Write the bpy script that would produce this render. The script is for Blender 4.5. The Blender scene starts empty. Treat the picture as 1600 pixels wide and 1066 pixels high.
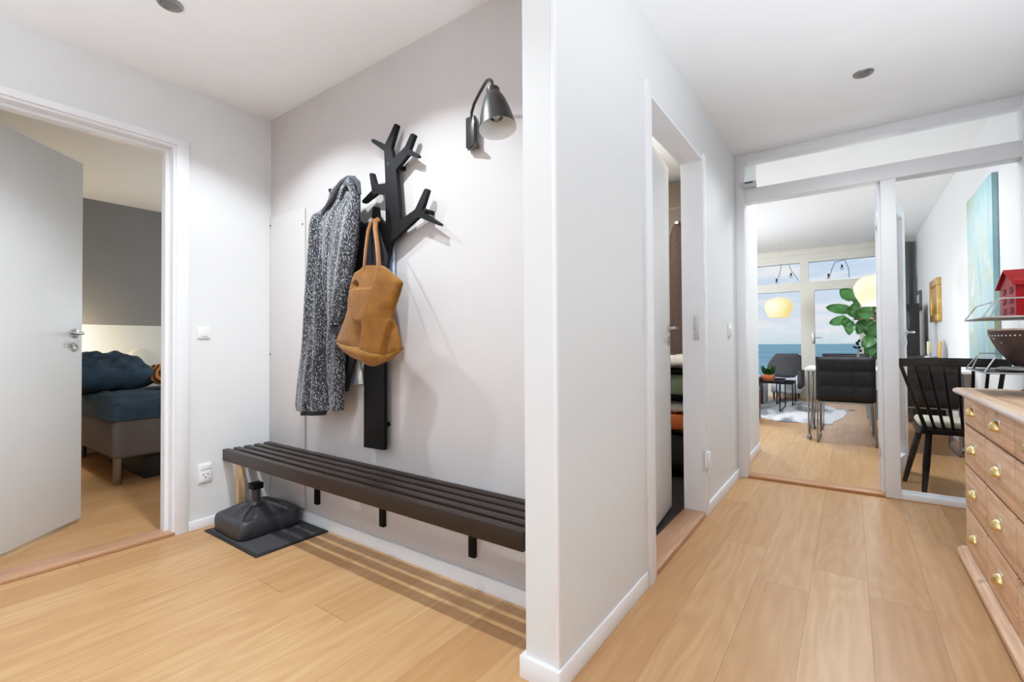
import bpy, bmesh, math, random
from mathutils import Vector, Matrix
random.seed(7)
S = bpy.context.scene
COL = S.collection
PI = math.pi
def R(d): return math.radians(d)

# ------------------------------------------------------------------ camera
FPX, CY = 733.96, 528.17
YAW, PITCH, ROLL = R(35.7414), R(0.8107), R(-0.3581)
CAM = Vector((0, 0, 1.0))
_F = Vector((-math.sin(YAW)*math.cos(PITCH), math.cos(YAW)*math.cos(PITCH), math.sin(PITCH)))
_r = Vector((math.cos(YAW), math.sin(YAW), 0)); _u = _r.cross(_F)
_R = math.cos(ROLL)*_r + math.sin(ROLL)*_u
_U = -math.sin(ROLL)*_r + math.cos(ROLL)*_u
cd = bpy.data.cameras.new('camera'); cam = bpy.data.objects.new('camera', cd); COL.objects.link(cam)
cd.sensor_width = 36; cd.lens = FPX/1600*36; cd.shift_y = (CY-533)/1600; cd.clip_start = .02; cd.clip_end = 9000
cam.matrix_world = Matrix.Translation(CAM) @ Matrix((_R, _U, -_F)).transposed().to_4x4()
S.camera = cam
S.cycles.max_bounces = 8; S.cycles.adaptive_threshold = .02; S.cycles.transparent_max_bounces = 8; S.cycles.caustics_reflective = False; S.cycles.caustics_refractive = False
S.view_settings.view_transform = 'Standard'
S.view_settings.look = 'None'
S.view_settings.exposure = 0.46
S.view_settings.use_curve_mapping = True                     # soft highlight shoulder, like the photograph's tone mapping
_cm = S.view_settings.curve_mapping; _cm.white_level = (2, 2, 2); _cm.clip_max_x = 1; _cm.clip_max_y = 1
_c = _cm.curves[3]
_c.points[0].location = (0, 0); _c.points[1].location = (1, .90)
for _p in ((.10, .205), (.20, .40), (.30, .565), (.40, .665), (.55, .755), (.75, .835)): _c.points.new(*_p)
_cm.update()
def at(px, py, axis, v):
    """point of the photograph measured on the plane axis = v of the real room"""
    d = ((px-800)*_R + (CY-py)*_U + FPX*_F)
    t = (v-CAM[axis])/d[axis]
    return CAM + d*t
def onY(px, py, y): return at(px, py, 1, y)
def onX(px, py, x): return at(px, py, 0, x)
def onZ(px, py, z): return at(px, py, 2, z)

# ------------------------------------------------------------------ materials
class NT:
    def __init__(s, name):
        s.m = bpy.data.materials.new(name); s.m.use_nodes = True
        s.n = s.m.node_tree.nodes; s.l = s.m.node_tree.links
        s.b = s.n['Principled BSDF']
    def new(s, t, **kw):
        n = s.n.new(t)
        for k, v in kw.items():
            if k in n.inputs.keys(): n.inputs[k].default_value = v
            else: setattr(n, k, v)
        return n
    def link(s, a, b): s.l.new(a, b)
    def coords(s, scale=(1,1,1), loc=(0,0,0)):
        tc = s.new('ShaderNodeTexCoord'); mp = s.new('ShaderNodeMapping')
        mp.inputs['Scale'].default_value = scale; mp.inputs['Location'].default_value = loc
        s.link(tc.outputs['Object'], mp.inputs['Vector']); return mp.outputs['Vector']
    def ramp(s, src, stops, interp='LINEAR'):
        r = s.new('ShaderNodeValToRGB'); e = r.color_ramp; e.interpolation = interp
        while len(e.elements) < len(stops): e.elements.new(.5)
        for i, (p, c) in enumerate(stops):
            e.elements[i].position = p; e.elements[i].color = (*c, 1)
        s.link(src, r.inputs['Fac']); return r.outputs['Color']
    def bump(s, src, strength=.2, dist=.01):
        b = s.new('ShaderNodeBump'); b.inputs['Strength'].default_value = strength; b.inputs['Distance'].default_value = dist
        s.link(src, b.inputs['Height']); s.link(b.outputs['Normal'], s.b.inputs['Normal'])
    def math(s, op, a, b=None):
        n = s.new('ShaderNodeMath', operation=op)
        for i, v in enumerate((a, b)):
            if v is None: continue
            if isinstance(v, (int, float)): n.inputs[i].default_value = v
            else: s.link(v, n.inputs[i])
        return n.outputs[0]
    def mix(s, fac, a, b, blend='MIX'):
        n = s.new('ShaderNodeMix', data_type='RGBA', blend_type=blend)
        for sock, v in ((n.inputs[0], fac), (n.inputs[6], a), (n.inputs[7], b)):
            if isinstance(v, (int, float)): sock.default_value = v
            elif isinstance(v, tuple): sock.default_value = (*v, 1) if len(v) == 3 else v
            else: s.link(v, sock)
        return n.outputs[2]

def srgb(r, g, b):
    f = lambda c: (c/255/12.92 if c/255 <= .04045 else ((c/255+.055)/1.055)**2.4)
    return (f(r), f(g), f(b))

def plain(name, col, rough=.5, metal=0, vary=.06, scale=30, bump=0, coat=0, spec=.5, sheen=0):
    t = NT(name); v = t.coords((scale,)*3)
    n = t.new('ShaderNodeTexNoise'); n.inputs['Scale'].default_value = 1; n.inputs['Detail'].default_value = 4 if bump or vary > .03 else 1
    t.link(v, n.inputs['Vector'])
    lo = tuple(c*(1-vary) for c in col); hi = tuple(min(1, c*(1+vary)) for c in col)
    t.link(t.ramp(n.outputs['Fac'], [(.3, lo), (.7, hi)]), t.b.inputs['Base Color'])
    t.b.inputs['Roughness'].default_value = rough; t.b.inputs['Metallic'].default_value = metal
    t.b.inputs['Coat Weight'].default_value = coat; t.b.inputs['Specular IOR Level'].default_value = spec
    t.b.inputs['Sheen Weight'].default_value = sheen
    if bump: t.bump(n.outputs['Fac'], bump, .005)
    return t.m

def oak_floor():
    t = NT('oak_planks'); W = .193
    tc = t.new('ShaderNodeTexCoord'); sp = t.new('ShaderNodeSeparateXYZ'); t.link(tc.outputs['Object'], sp.inputs[0])
    x, y = sp.outputs[0], sp.outputs[1]
    u = t.math('DIVIDE', t.math('ADD', x, .147+W*40), W)
    idx = t.math('FLOOR', u); fu = t.math('FRACT', u)
    wn = t.new('ShaderNodeTexWhiteNoise', noise_dimensions='1D'); t.link(idx, wn.inputs['W'])
    L = 2.9
    v = t.math('DIVIDE', t.math('ADD', y, t.math('MULTIPLY', wn.outputs['Value'], L)), L)
    vi = t.math('FLOOR', v); fv = t.math('FRACT', v)
    wn2 = t.new('ShaderNodeTexWhiteNoise', noise_dimensions='2D')
    cb = t.new('ShaderNodeCombineXYZ'); t.link(idx, cb.inputs[0]); t.link(vi, cb.inputs[1]); t.link(cb.outputs[0], wn2.inputs['Vector'])
    rnd = wn2.outputs['Value']
    # grain
    g = t.new('ShaderNodeCombineXYZ'); t.link(t.math('MULTIPLY', x, 34), g.inputs[0]); t.link(t.math('MULTIPLY', y, 1.6), g.inputs[1])
    t.link(t.math('MULTIPLY', rnd, 57), g.inputs[2])
    n1 = t.new('ShaderNodeTexNoise'); n1.inputs['Scale'].default_value = 1; n1.inputs['Detail'].default_value = 6; n1.inputs['Roughness'].default_value = .65
    t.link(g.outputs[0], n1.inputs['Vector'])
    g2 = t.new('ShaderNodeCombineXYZ'); t.link(t.math('MULTIPLY', x, 5.5), g2.inputs[0]); t.link(t.math('MULTIPLY', y, .75), g2.inputs[1])
    t.link(t.math('MULTIPLY', rnd, 31), g2.inputs[2])
    n2 = t.new('ShaderNodeTexNoise'); n2.inputs['Scale'].default_value = 1; n2.inputs['Detail'].default_value = 1.5
    t.link(g2.outputs[0], n2.inputs['Vector'])
    rings = t.math('FRACT', t.math('MULTIPLY', n2.outputs['Fac'], 13))
    rings = t.math('ABSOLUTE', t.math('SUBTRACT', rings, .5))
    base = t.ramp(rnd, [(0, srgb(188,143,96)), (.5, srgb(200,156,108)), (1, srgb(210,168,120))])
    c = t.mix(t.math('MULTIPLY', t.math('SUBTRACT', n1.outputs['Fac'], .35), 1.25), base, srgb(166,116,70))
    c = t.mix(t.math('MULTIPLY', rings, .62), c, srgb(174,123,76))
    gap = t.math('ADD', t.math('LESS_THAN', fu, .010), t.math('LESS_THAN', fv, .0011))
    gap = t.math('MINIMUM', gap, 1)
    c = t.mix(t.math('MULTIPLY', gap, .55), c, srgb(110,72,42))
    t.link(c, t.b.inputs['Base Color'])
    t.link(t.math('ADD', t.math('MULTIPLY', n1.outputs['Fac'], .16), .30), t.b.inputs['Roughness'])
    t.b.inputs['Specular IOR Level'].default_value = .42
    t.bump(t.math('SUBTRACT', t.math('MULTIPLY', n1.outputs['Fac'], .15), gap), .12, .002)
    return t.m

def wood(name, a, b, axis=1, fine=60, knots=True, rough=.5, joints=False):
    """grain runs along the axis"""
    t = NT(name); sc = [fine]*3; sc[axis] = fine*.045
    v = t.coords(tuple(sc)); n = t.new('ShaderNodeTexNoise'); n.inputs['Scale'].default_value = 1; n.inputs['Detail'].default_value = 5
    n.inputs['Distortion'].default_value = .6; t.link(v, n.inputs['Vector'])
    c = t.ramp(n.outputs['Fac'], [(.25, b), (.6, a)])
    sc2 = [9]*3; sc2[axis] = 1.2
    v3 = t.coords(tuple(sc2)); n3 = t.new('ShaderNodeTexNoise'); n3.inputs['Scale'].default_value = 1; n3.inputs['Detail'].default_value = 2
    t.link(v3, n3.inputs['Vector'])
    ring = t.math('ABSOLUTE', t.math('SUBTRACT', t.math('FRACT', t.math('MULTIPLY', n3.outputs['Fac'], 9)), .5))
    c = t.mix(t.math('MULTIPLY', ring, .7), c, b)
    if knots:
        sck = [8]*3; sck[axis] = 5
        vo = t.new('ShaderNodeTexVoronoi'); t.link(t.coords(tuple(sck)), vo.inputs['Vector']); vo.inputs['Scale'].default_value = 1
        k = t.ramp(vo.outputs['Distance'], [(.05, (1,1,1)), (.13, (0,0,0))])
        c = t.mix(t.math('MULTIPLY', k, .55), c, tuple(x*.35 for x in b))
    t.link(c, t.b.inputs['Base Color']); t.b.inputs['Roughness'].default_value = rough
    t.bump(n.outputs['Fac'], .1, .003)
    return t.m

def tweed():
    t = NT('tweed_wool'); v = t.coords((210, 210, 105))
    n = t.new('ShaderNodeTexNoise'); n.inputs['Scale'].default_value = 1; n.inputs['Detail'].default_value = 2; t.link(v, n.inputs['Vector'])
    w = t.new('ShaderNodeTexNoise'); w.inputs['Scale'].default_value = 1; t.link(t.coords((9, 9, 5)), w.inputs['Vector'])
    f = t.math('ADD', n.outputs['Fac'], t.math('MULTIPLY', t.math('SUBTRACT', w.outputs['Fac'], .5), .12))
    c = t.ramp(f, [(.45, srgb(16,16,19)), (.55, srgb(52,52,57)), (.62, srgb(146,146,150))])
    t.link(c, t.b.inputs['Base Color']); t.b.inputs['Roughness'].default_value = .95; t.b.inputs['Sheen Weight'].default_value = .3
    t.bump(n.outputs['Fac'], .5, .004); return t.m

def tiles(name, c1, mortar, sx=.6, sz=.3):
    t = NT(name); tc = t.new('ShaderNodeTexCoord'); mp = t.new('ShaderNodeMapping'); mp.inputs['Rotation'].default_value = (R(90), 0, 0)
    t.link(tc.outputs['Object'], mp.inputs['Vector'])
    b = t.new('ShaderNodeTexBrick'); b.inputs['Scale'].default_value = 1; b.offset = 0
    b.inputs['Brick Width'].default_value = sx; b.inputs['Row Height'].default_value = sz; b.inputs['Mortar Size'].default_value = .004
    b.inputs['Color1'].default_value = (*c1, 1); b.inputs['Color2'].default_value = (*[x*.9 for x in c1], 1); b.inputs['Mortar'].default_value = (*mortar, 1)
    t.link(mp.outputs['Vector'], b.inputs['Vector']); t.link(b.outputs['Color'], t.b.inputs['Base Color'])
    t.b.inputs['Roughness'].default_value = .45; return t.m

def glass_mat(name='clear_glass', rough=0.0, tint=(1,1,1), refl=1.0):
    t = NT(name); t.n.remove(t.b)
    out = t.n['Material Output']; tr = t.new('ShaderNodeBsdfTransparent'); gl = t.new('ShaderNodeBsdfGlossy'); mx = t.new('ShaderNodeMixShader')
    tr.inputs['Color'].default_value = (*tint, 1); gl.inputs['Roughness'].default_value = rough
    fr = t.new('ShaderNodeFresnel'); fr.inputs['IOR'].default_value = 1.45
    no = t.new('ShaderNodeTexNoise'); no.inputs['Scale'].default_value = 1.5
    k = t.math('MULTIPLY', fr.outputs[0], refl)
    t.link(k, mx.inputs[0]); t.link(tr.outputs[0], mx.inputs[1]); t.link(gl.outputs[0], mx.inputs[2]); t.link(mx.outputs[0], out.inputs['Surface'])
    return t.m

def glow(name, col, strength):
    t = NT(name); t.b.inputs['Base Color'].default_value = (.5,.46,.32,1); t.b.inputs['Emission Color'].default_value = (*col, 1)
    n = t.new('ShaderNodeTexNoise'); n.inputs['Scale'].default_value = 3
    t.link(t.math('ADD', t.math('MULTIPLY', n.outputs['Fac'], .1*strength), strength), t.b.inputs['Emission Strength']); return t.m

M = {}
M['floor'] = oak_floor()
M['white'] = plain('white_wall_paint', srgb(224,224,223), .65, vary=.012, scale=6)
M['white_fab'] = plain('white_woven_wallpaper', srgb(222,222,220), .7, vary=.02, scale=160)
M['ceil'] = plain('ceiling_paint', srgb(242,242,242), .8, vary=.01, scale=5)
M['greige'] = plain('greige_wall_paint', srgb(198,191,188), .75, vary=.012, scale=8)
M['gloss'] = plain('white_gloss_paint', srgb(238,238,240), .5, vary=.01, scale=10)
M['doorpaint'] = plain('door_paint', srgb(220,220,218), .45, vary=.012, scale=4)
M['bedwall_w'] = plain('bedroom_white', srgb(226,228,226), .8, vary=.02, scale=3)
M['bedwall_g'] = plain('bedroom_grey', srgb(136,136,137), .8, vary=.02, scale=3)
M['thresh'] = wood('oak_threshold', srgb(196,152,118), srgb(172,124,92), 1, 60, False, .4)
M['threshx'] = wood('oak_threshold_cross', srgb(200,148,104), srgb(170,116,76), 0, 60, False, .4)
M['bench'] = plain('dark_brown_lacquer', srgb(42,30,24), .40, vary=.08, scale=20, spec=.35)
M['black'] = plain('matt_black_paint', srgb(9,8,8), .5, vary=.08, scale=40, spec=.18)
M['blackplastic'] = plain('black_plastic', srgb(52,52,56), .40, vary=.1, scale=60, bump=.05)
M['mat'] = plain('ribbed_rubber_mat', srgb(62,61,62), .9, vary=.45, scale=220, bump=.5)
M['matedge'] = plain('rubber_edge', srgb(26,26,28), .7)
M['tweed'] = tweed()
M['lining'] = plain('dark_lining', srgb(34,34,37), .8, vary=.15, scale=80)
M['blackcloth'] = plain('black_cloth', srgb(18,18,22), .9, vary=.2, scale=40, bump=.2)
M['bluecloth'] = plain('pale_blue_cloth', srgb(176,192,214), .85, vary=.07, scale=25, bump=.2)
M['suede'] = plain('tan_suede', srgb(122,78,27), .85, vary=.24, scale=14, bump=.15, sheen=.12, spec=.15)
M['suede_lt'] = plain('light_tan_suede', srgb(142,98,44), .85, vary=.15, scale=16, bump=.15, sheen=.12, spec=.15)
M['strap'] = plain('leather_strap', srgb(140,94,52), .6, vary=.12, scale=40)
M['lampblack'] = plain('dark_bronze_enamel', srgb(36,33,30), .36, .2, vary=.05, scale=20, coat=.2)
M['lampwhite'] = plain('white_enamel', srgb(235,235,232), .4, vary=.01)
M['bulb'] = glass_mat('bulb_glass', .05, (1,.98,.94))
M['steel'] = plain('dark_steel', (.30,.31,.32), .3, 1, vary=.1, scale=80)
M['chrome'] = plain('brushed_steel', (.62,.62,.62), .25, 1, vary=.1, scale=120)
M['wire'] = plain('grey_wire', srgb(186,190,190), .4, .3, vary=.05)
M['brass'] = plain('polished_brass', srgb(236,205,140), .22, 1, vary=.1, scale=60)
M['brassin'] = plain('worn_silver_edge', srgb(222,218,210), .3, 1, vary=.1, scale=60)
M['pine'] = wood('stripped_pine', srgb(248,211,175), srgb(212,162,122), 1, 50, True, .5)
M['pinetop'] = wood('worn_pine_top', srgb(238,202,164), srgb(196,148,110), 1, 40, True, .55)
M['pineedge'] = wood('pale_pine_edge', srgb(222,204,194), srgb(196,170,152), 1, 50, False, .5)
M['pinegap'] = wood('dark_pine_carcass', srgb(134,74,36), srgb(84,44,20), 1, 50, False, .6)
M['pineleg'] = wood('light_pine', srgb(226,190,146), srgb(192,148,104), 2, 60, False, .5)
M['plastic'] = plain('white_plastic', srgb(236,236,234), .35, vary=.01)
M['darkhole'] = plain('socket_hole', srgb(40,40,40), .6)
M['glass'] = glass_mat('clear_glass', 0, (1,1,1), .55)
M['glass2'] = glass_mat('window_glass', 0, (1,1,1), .25)
M['leather'] = plain('black_leather', srgb(19,19,21), .5, vary=.12, scale=60, bump=.1, spec=.3)
M['tabletop'] = plain('white_laminate', srgb(232,232,228), .3, vary=.01)
M['rug'] = None
M['navy'] = plain('navy_cotton', srgb(46,68,86), .85, vary=.25, scale=16, bump=.7)
M['navy_d'] = plain('dark_navy_cotton', srgb(30,48,66), .85, vary=.18, scale=10, bump=.25)
M['whitecot'] = plain('white_cotton', srgb(228,226,216), .85, vary=.05, scale=12, bump=.2)
M['bedbase'] = plain('grey_bed_fabric', srgb(112,104,102), .9, vary=.1, scale=150, bump=.2)
M['blackbox'] = plain('black_box', srgb(24,24,26), .6)
M['leaf'] = plain('fig_leaf', srgb(58,110,48), .35, vary=.35, scale=9, spec=.5)
M['stem'] = plain('woody_stem', srgb(96,76,56), .8, vary=.2)
M['pot'] = plain('grey_pot', srgb(120,118,114), .7)
M['copper'] = plain('copper_pot', srgb(176,98,60), .35, .6, vary=.15, scale=30)
M['pendant'] = glow('lit_cream_shade', (1,.66,.17), .62)
M['redtin'] = plain('red_painted_tin', srgb(160,8,14), .5, vary=.05, scale=20, spec=.2)
M['redtin2'] = plain('red_tin_roof', srgb(152,7,14), .5, vary=.05, scale=20, spec=.2)
M['darkwin'] = plain('dark_window_hole', srgb(70,12,16), .6)
M['gold'] = plain('gilt', srgb(206,164,84), .35, .75, vary=.15, scale=25)
M['browntile'] = tiles('brown_wall_tile', srgb(92,78,60), srgb(120,108,90))
M['darktile'] = plain('dark_floor_tile', srgb(52,48,46), .35, vary=.2, scale=12)
M['brownrobe'] = plain('brown_terry', srgb(94,78,70), .95, vary=.18, scale=50, bump=.3)
M['green'] = plain('sage_green_box', srgb(108,122,92), .6)
M['orange'] = plain('orange_box', srgb(190,96,44), .6)
M['grey'] = plain('charcoal_felt', srgb(70,69,71), .9, vary=.15, scale=40, bump=.2)
M['lightgrey'] = plain('light_grey', srgb(206,208,212), .6)
M['walnut'] = wood('walnut', srgb(112,62,38), srgb(78,40,24), 2, 50, False, .4)
M['curtain'] = plain('charcoal_curtain', srgb(88,86,86), .9, vary=.1, scale=30)
M['winframe'] = plain('cream_window_frame', srgb(226,222,208), .5, vary=.02)
M['candle'] = plain('cream_wax', srgb(226,216,176), .5)
M['candle_y'] = plain('yellow_wax', srgb(222,164,44), .5)
M['candle_g'] = plain('grey_wax', srgb(156,150,158), .5)
M['stone'] = plain('grey_pebble', srgb(150,148,146), .7, vary=.2, scale=40)
M['beige'] = plain('beige_cushion', srgb(196,190,168), .9, vary=.08, scale=60)
M['paper'] = plain('white_paper', srgb(232,232,232), .7)

def rug_mat():
    t = NT('cowhide'); n = t.new('ShaderNodeTexNoise'); n.inputs['Scale'].default_value = 1; n.inputs['Detail'].default_value = 3
    t.link(t.coords((3.2, 1.1, 1)), n.inputs['Vector'])
    t.link(t.ramp(n.outputs['Fac'], [(.40, srgb(112,112,116)), (.47, srgb(168,168,170)), (.55, srgb(214,213,212))]), t.b.inputs['Base Color'])
    t.b.inputs['Roughness'].default_value = .95; return t.m
M['rug'] = rug_mat()
def bowl_mat():
    t = NT('burnt_brown_wood'); n = t.new('ShaderNodeTexNoise'); n.inputs['Scale'].default_value = 14; n.inputs['Detail'].default_value = 4
    tc = t.new('ShaderNodeTexCoord'); t.link(tc.outputs['Object'], n.inputs['Vector'])
    t.link(t.ramp(n.outputs['Fac'], [(.3, srgb(48,36,34)), (.7, srgb(86,66,60))]), t.b.inputs['Base Color'])
    t.b.inputs['Roughness'].default_value = .45; return t.m
M['bowl'] = bowl_mat()
def paint_mat():
    t = NT('abstract_blue_canvas')
    v = t.coords((1, 2.2, .9)); n = t.new('ShaderNodeTexNoise'); n.inputs['Scale'].default_value = 2.3; n.inputs['Detail'].default_value = 6; n.inputs['Distortion'].default_value = 1.2
    t.link(v, n.inputs['Vector'])
    c = t.ramp(n.outputs['Fac'], [(.30, srgb(124,160,172)), (.42, srgb(140,178,184)), (.50, srgb(158,184,184)), (.55, srgb(164,174,124)), (.61, srgb(152,182,188)), (.70, srgb(208,216,216)), (.80, srgb(132,164,184))])
    t.link(c, t.b.inputs['Base Color']); t.b.inputs['Roughness'].default_value = .6; return t.m
M['painting'] = paint_mat()
def stripe_mat():
    t = NT('orange_striped_cotton'); w = t.new('ShaderNodeTexWave'); w.bands_direction = 'DIAGONAL'; w.inputs['Scale'].default_value = 9; w.inputs['Distortion'].default_value = 2
    tc = t.new('ShaderNodeTexCoord'); t.link(tc.outputs['Object'], w.inputs['Vector'])
    t.link(t.ramp(w.outputs['Fac'], [(.25, srgb(70,48,30)), (.45, srgb(206,98,36)), (.75, srgb(226,150,80))]), t.b.inputs['Base Color'])
    t.b.inputs['Roughness'].default_value = .9; return t.m
M['stripe'] = stripe_mat()
def sea_mat():
    t = NT('sea_water'); n = t.new('ShaderNodeTexNoise'); n.inputs['Scale'].default_value = 1; n.inputs['Detail'].default_value = 4
    t.link(t.coords((.02, .006, 1)), n.inputs['Vector'])
    t.link(t.ramp(n.outputs['Fac'], [(.3, srgb(92,146,160)), (.7, srgb(136,182,190))]), t.b.inputs['Base Color'])
    t.b.inputs['Roughness'].default_value = .6; t.b.inputs['Specular IOR Level'].default_value = .25; return t.m
M['sea'] = sea_mat()

# ------------------------------------------------------------------ mesh builder
class B:
    def __init__(s): s.bm = bmesh.new()
    def _xf(s, vs, mat):
        if mat is not None: bmesh.ops.transform(s.bm, matrix=mat, verts=vs)
    def box(s, lo, hi, bev=0, seg=2, mat=None):
        lo = Vector(lo); hi = Vector(hi)
        r = bmesh.ops.create_cube(s.bm, size=1); vs = r['verts']
        c = (lo+hi)/2; d = hi-lo
        for v in vs: v.co = Vector((v.co.x*d.x, v.co.y*d.y, v.co.z*d.z)) + c
        if bev > 0:
            es = list({e for v in vs for e in v.link_edges})
            rb = bmesh.ops.bevel(s.bm, geom=es, offset=bev, segments=seg, profile=.5, affect='EDGES')
            vs = list({v for f in rb['faces'] for v in f.verts} | {v for v in vs if v.is_valid})
        s._xf(vs, mat); return s
    def tube(s, pts, r, n=10, r2=None, flat=1.0, caps=True, closed=False):
        pts = [Vector(p) for p in pts]; N = len(pts); rings = []
        rr = r if isinstance(r, (list, tuple)) else [r + ((r2 if r2 is not None else r)-r)*i/max(1, N-1) for i in range(N)]
        prev = None
        for i, p in enumerate(pts):
            if closed: d = (pts[(i+1) % N]-pts[i-1])
            else: d = (pts[min(i+1, N-1)]-pts[max(i-1, 0)])
            d.normalize()
            if prev is None:
                a = Vector((0, 0, 1)) if abs(d.z) < .9 else Vector((1, 0, 0))
                u = d.cross(a).normalized()
            else:
                u = (prev - d*prev.dot(d)).normalized()
            prev = u; w = d.cross(u)
            rings.append([s.bm.verts.new(p + rr[i]*(math.cos(2*PI*k/n)*u + flat*math.sin(2*PI*k/n)*w)) for k in range(n)])
        for i in range(N if closed else N-1):
            a, b = rings[i], rings[(i+1) % N]
            for k in range(n): s.bm.faces.new((a[k], a[(k+1) % n], b[(k+1) % n], b[k]))
        if caps and not closed:
            s.bm.faces.new(list(reversed(rings[0]))); s.bm.faces.new(rings[-1])
        return s
    def lathe(s, prof, c=(0,0,0), n=32, axis=(0,0,1), cap0=False, cap1=False, ang=2*PI, squash=1):
        c = Vector(c); az = Vector(axis).normalized()
        ax = az.orthogonal().normalized(); ay = az.cross(ax); rings = []
        full = abs(ang-2*PI) < 1e-6; nn = n if full else n+1
        for (r, z) in prof:
            rings.append([s.bm.verts.new(c + az*z + r*(math.cos(ang*k/n)*ax + squash*math.sin(ang*k/n)*ay)) for k in range(nn)])
        for a, b in zip(rings, rings[1:]):
            for k in range(n if full else n):
                k2 = (k+1) % nn
                s.bm.faces.new((a[k], a[k2], b[k2], b[k]))
        if cap0: s.bm.faces.new(list(reversed(rings[0])))
        if cap1: s.bm.faces.new(rings[-1])
        return s
    def prism(s, poly, ext):
        """extrude a planar 3-D polygon by the vector ext"""
        a = [s.bm.verts.new(Vector(p)) for p in poly]; ext = Vector(ext); b = [s.bm.verts.new(v.co+ext) for v in a]
        s.bm.faces.new(a); s.bm.faces.new(list(reversed(b))); n = len(a)
        for i in range(n): s.bm.faces.new((a[i], b[i], b[(i+1) % n], a[(i+1) % n]))
        return s
    def grid(s, fn, nu, nv):
        g = [[s.bm.verts.new(Vector(fn(i/nu, j/nv))) for i in range(nu+1)] for j in range(nv+1)]
        for j in range(nv):
            for i in range(nu): s.bm.faces.new((g[j][i], g[j][i+1], g[j+1][i+1], g[j+1][i]))
        return s
    def quad(s, *p):
        s.bm.faces.new([s.bm.verts.new(Vector(q)) for q in p]); return s
    def ball(s, c, r, n=10, sc=(1,1,1)):
        rr = bmesh.ops.create_uvsphere(s.bm, u_segments=n*2, v_segments=n, radius=1)
        for v in rr['verts']: v.co = Vector((v.co.x*sc[0]*r, v.co.y*sc[1]*r, v.co.z*sc[2]*r)) + Vector(c)
        return s

def top_of(o):
    while o.parent: o = o.parent
    return o
def mesh(name, b, mat, parent=None, base=None, smooth=40, solid=0, sub=0):
    bmesh.ops.recalc_face_normals(b.bm, faces=b.bm.faces[:])
    if parent is not None: off = Vector(top_of(parent).location)
    elif base is not None: off = Vector(base)
    else: off = Vector((0,0,0))
    if off.length > 0: bmesh.ops.translate(b.bm, vec=-off, verts=b.bm.verts[:])
    me = bpy.data.meshes.new(name); b.bm.to_mesh(me); b.bm.free()
    if smooth:
        for p in me.polygons: p.use_smooth = True
        me.set_sharp_from_angle(angle=R(smooth))
    me.materials.append(mat)
    o = bpy.data.objects.new(name, me); COL.objects.link(o)
    if parent is not None: o.parent = parent
    elif base is not None: o.location = base
    if solid:
        m = o.modifiers.new('thickness', 'SOLIDIFY'); m.thickness = solid; m.offset = 0
    if sub:
        m = o.modifiers.new('smooth', 'SUBSURF'); m.levels = sub; m.render_levels = sub
    return o
def tag(o, label, cat, group=None):
    o['label'] = label; o['category'] = cat
    if group: o['group'] = group
    return o
def thing(name, loc, label, cat, group=None):
    o = bpy.data.objects.new(name, None); COL.objects.link(o); o.location = loc; o.empty_display_size = .05
    return tag(o, label, cat, group)
def struct(name, b, mat, parent=None, smooth=40):
    o = mesh(name, b, mat, parent, smooth=smooth)
    if parent is None: o['kind'] = 'structure'
    return o
def copy_tree(o, parent=None):
    c = o.copy(); COL.objects.link(c)
    if parent is not None: c.parent = parent
    for ch in list(o.children): copy_tree(ch, c)
    return c

# ------------------------------------------------------------------ the setting
H = 2.41                 # hall ceiling
XL, YC, XP, YG = -2.92, 1.494, -.69, 3.86      # left wall, coat wall, corridor wall, glass partition
XR = .88
HL, YF = 2.70, 10.0      # living room ceiling and window wall
BX = -5.85               # bedroom far wall
ZD = 2.08                # door openings

struct('floor', B().quad((-6.2,-3,0), (1.1,-3,0), (1.1,YF+.3,0), (-6.2,YF+.3,0)), M['floor'])
struct('floor_bathroom', B().box((-2.7,YC+.11,.001), (-.80,YG+.1,.012)), M['darktile'])
struct('ceiling', B().box((-2.94,-2.6,H), (XR+.02,YG+.06,H+.1)), M['ceil'])
struct('ceiling_bedroom', B().box((BX-.1,-1.6,H), (-3.02,3.6,H+.1)), M['ceil'])
struct('ceiling_living_room', B().box((-4.3,YG+.06,HL), (XR+.1,YF+.1,HL+.1)), M['ceil'])
# left wall with the bedroom doorway
DY0, DY1 = .10, .985
struct('wall_left', B().box((-3.02,-2.6,0), (XL,DY0,H)).box((-3.02,DY1,0), (XL,YC+.1,H)).box((-3.02,DY0,ZD), (XL,DY1,H)), M['white'])
struct('wall_coat_side', B().box((XL,YC,0), (-.80,YC+.1,H)), M['greige'])
# partition and corridor wall with bathroom doorway
BY0, BY1 = 1.985, 2.875
struct('wall_partition', B().box((-.805,1.182,0), (XP,BY0,H)), M['white_fab'])
struct('wall_corridor', B().box((-.80,BY1,0), (XP,YG+.11,H)).box((-.80,BY0,ZD), (XP,BY1,H)), M['white_fab'])
struct('wall_right', B().box((XR,-2.6,0), (XR+.1,YF+.1,HL)), M['white'])
struct('wall_rear', B().box((-3.02,-2.7,0), (XR+.1,-2.6,H)), M['white'])
# living room shell
struct('wall_living_left', B().box((-.80,YG+.11,0), (-.70,4.93,HL)).box((-4.3,4.83,0), (-.80,4.93,HL)).box((-4.4,4.83,0), (-4.3,YF+.1,HL)), M['white'])
struct('wall_over_glass', B().box((-.80,YG+.01,H), (XR,YG+.11,HL)), M['white'])
# bedroom shell
struct('wall_bedroom_far', B().box((BX-.1,-1.6,0), (BX,3.6,1.215)), M['bedwall_w'])
struct('wall_bedroom_far_upper', B().box((BX-.1,-1.6,1.215), (BX,3.6,H)), M['bedwall_g'])
struct('wall_bedroom_side', B().box((BX-.1,3.5,0), (-3.02,3.6,H)).box((BX-.1,-1.7,0), (-3.02,-1.6,H)).box((-3.12,YC+.1,0), (-3.02,3.6,H)).box((-3.12,-1.7,0), (-3.02,DY0,H)), M['bedwall_w'])
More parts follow.
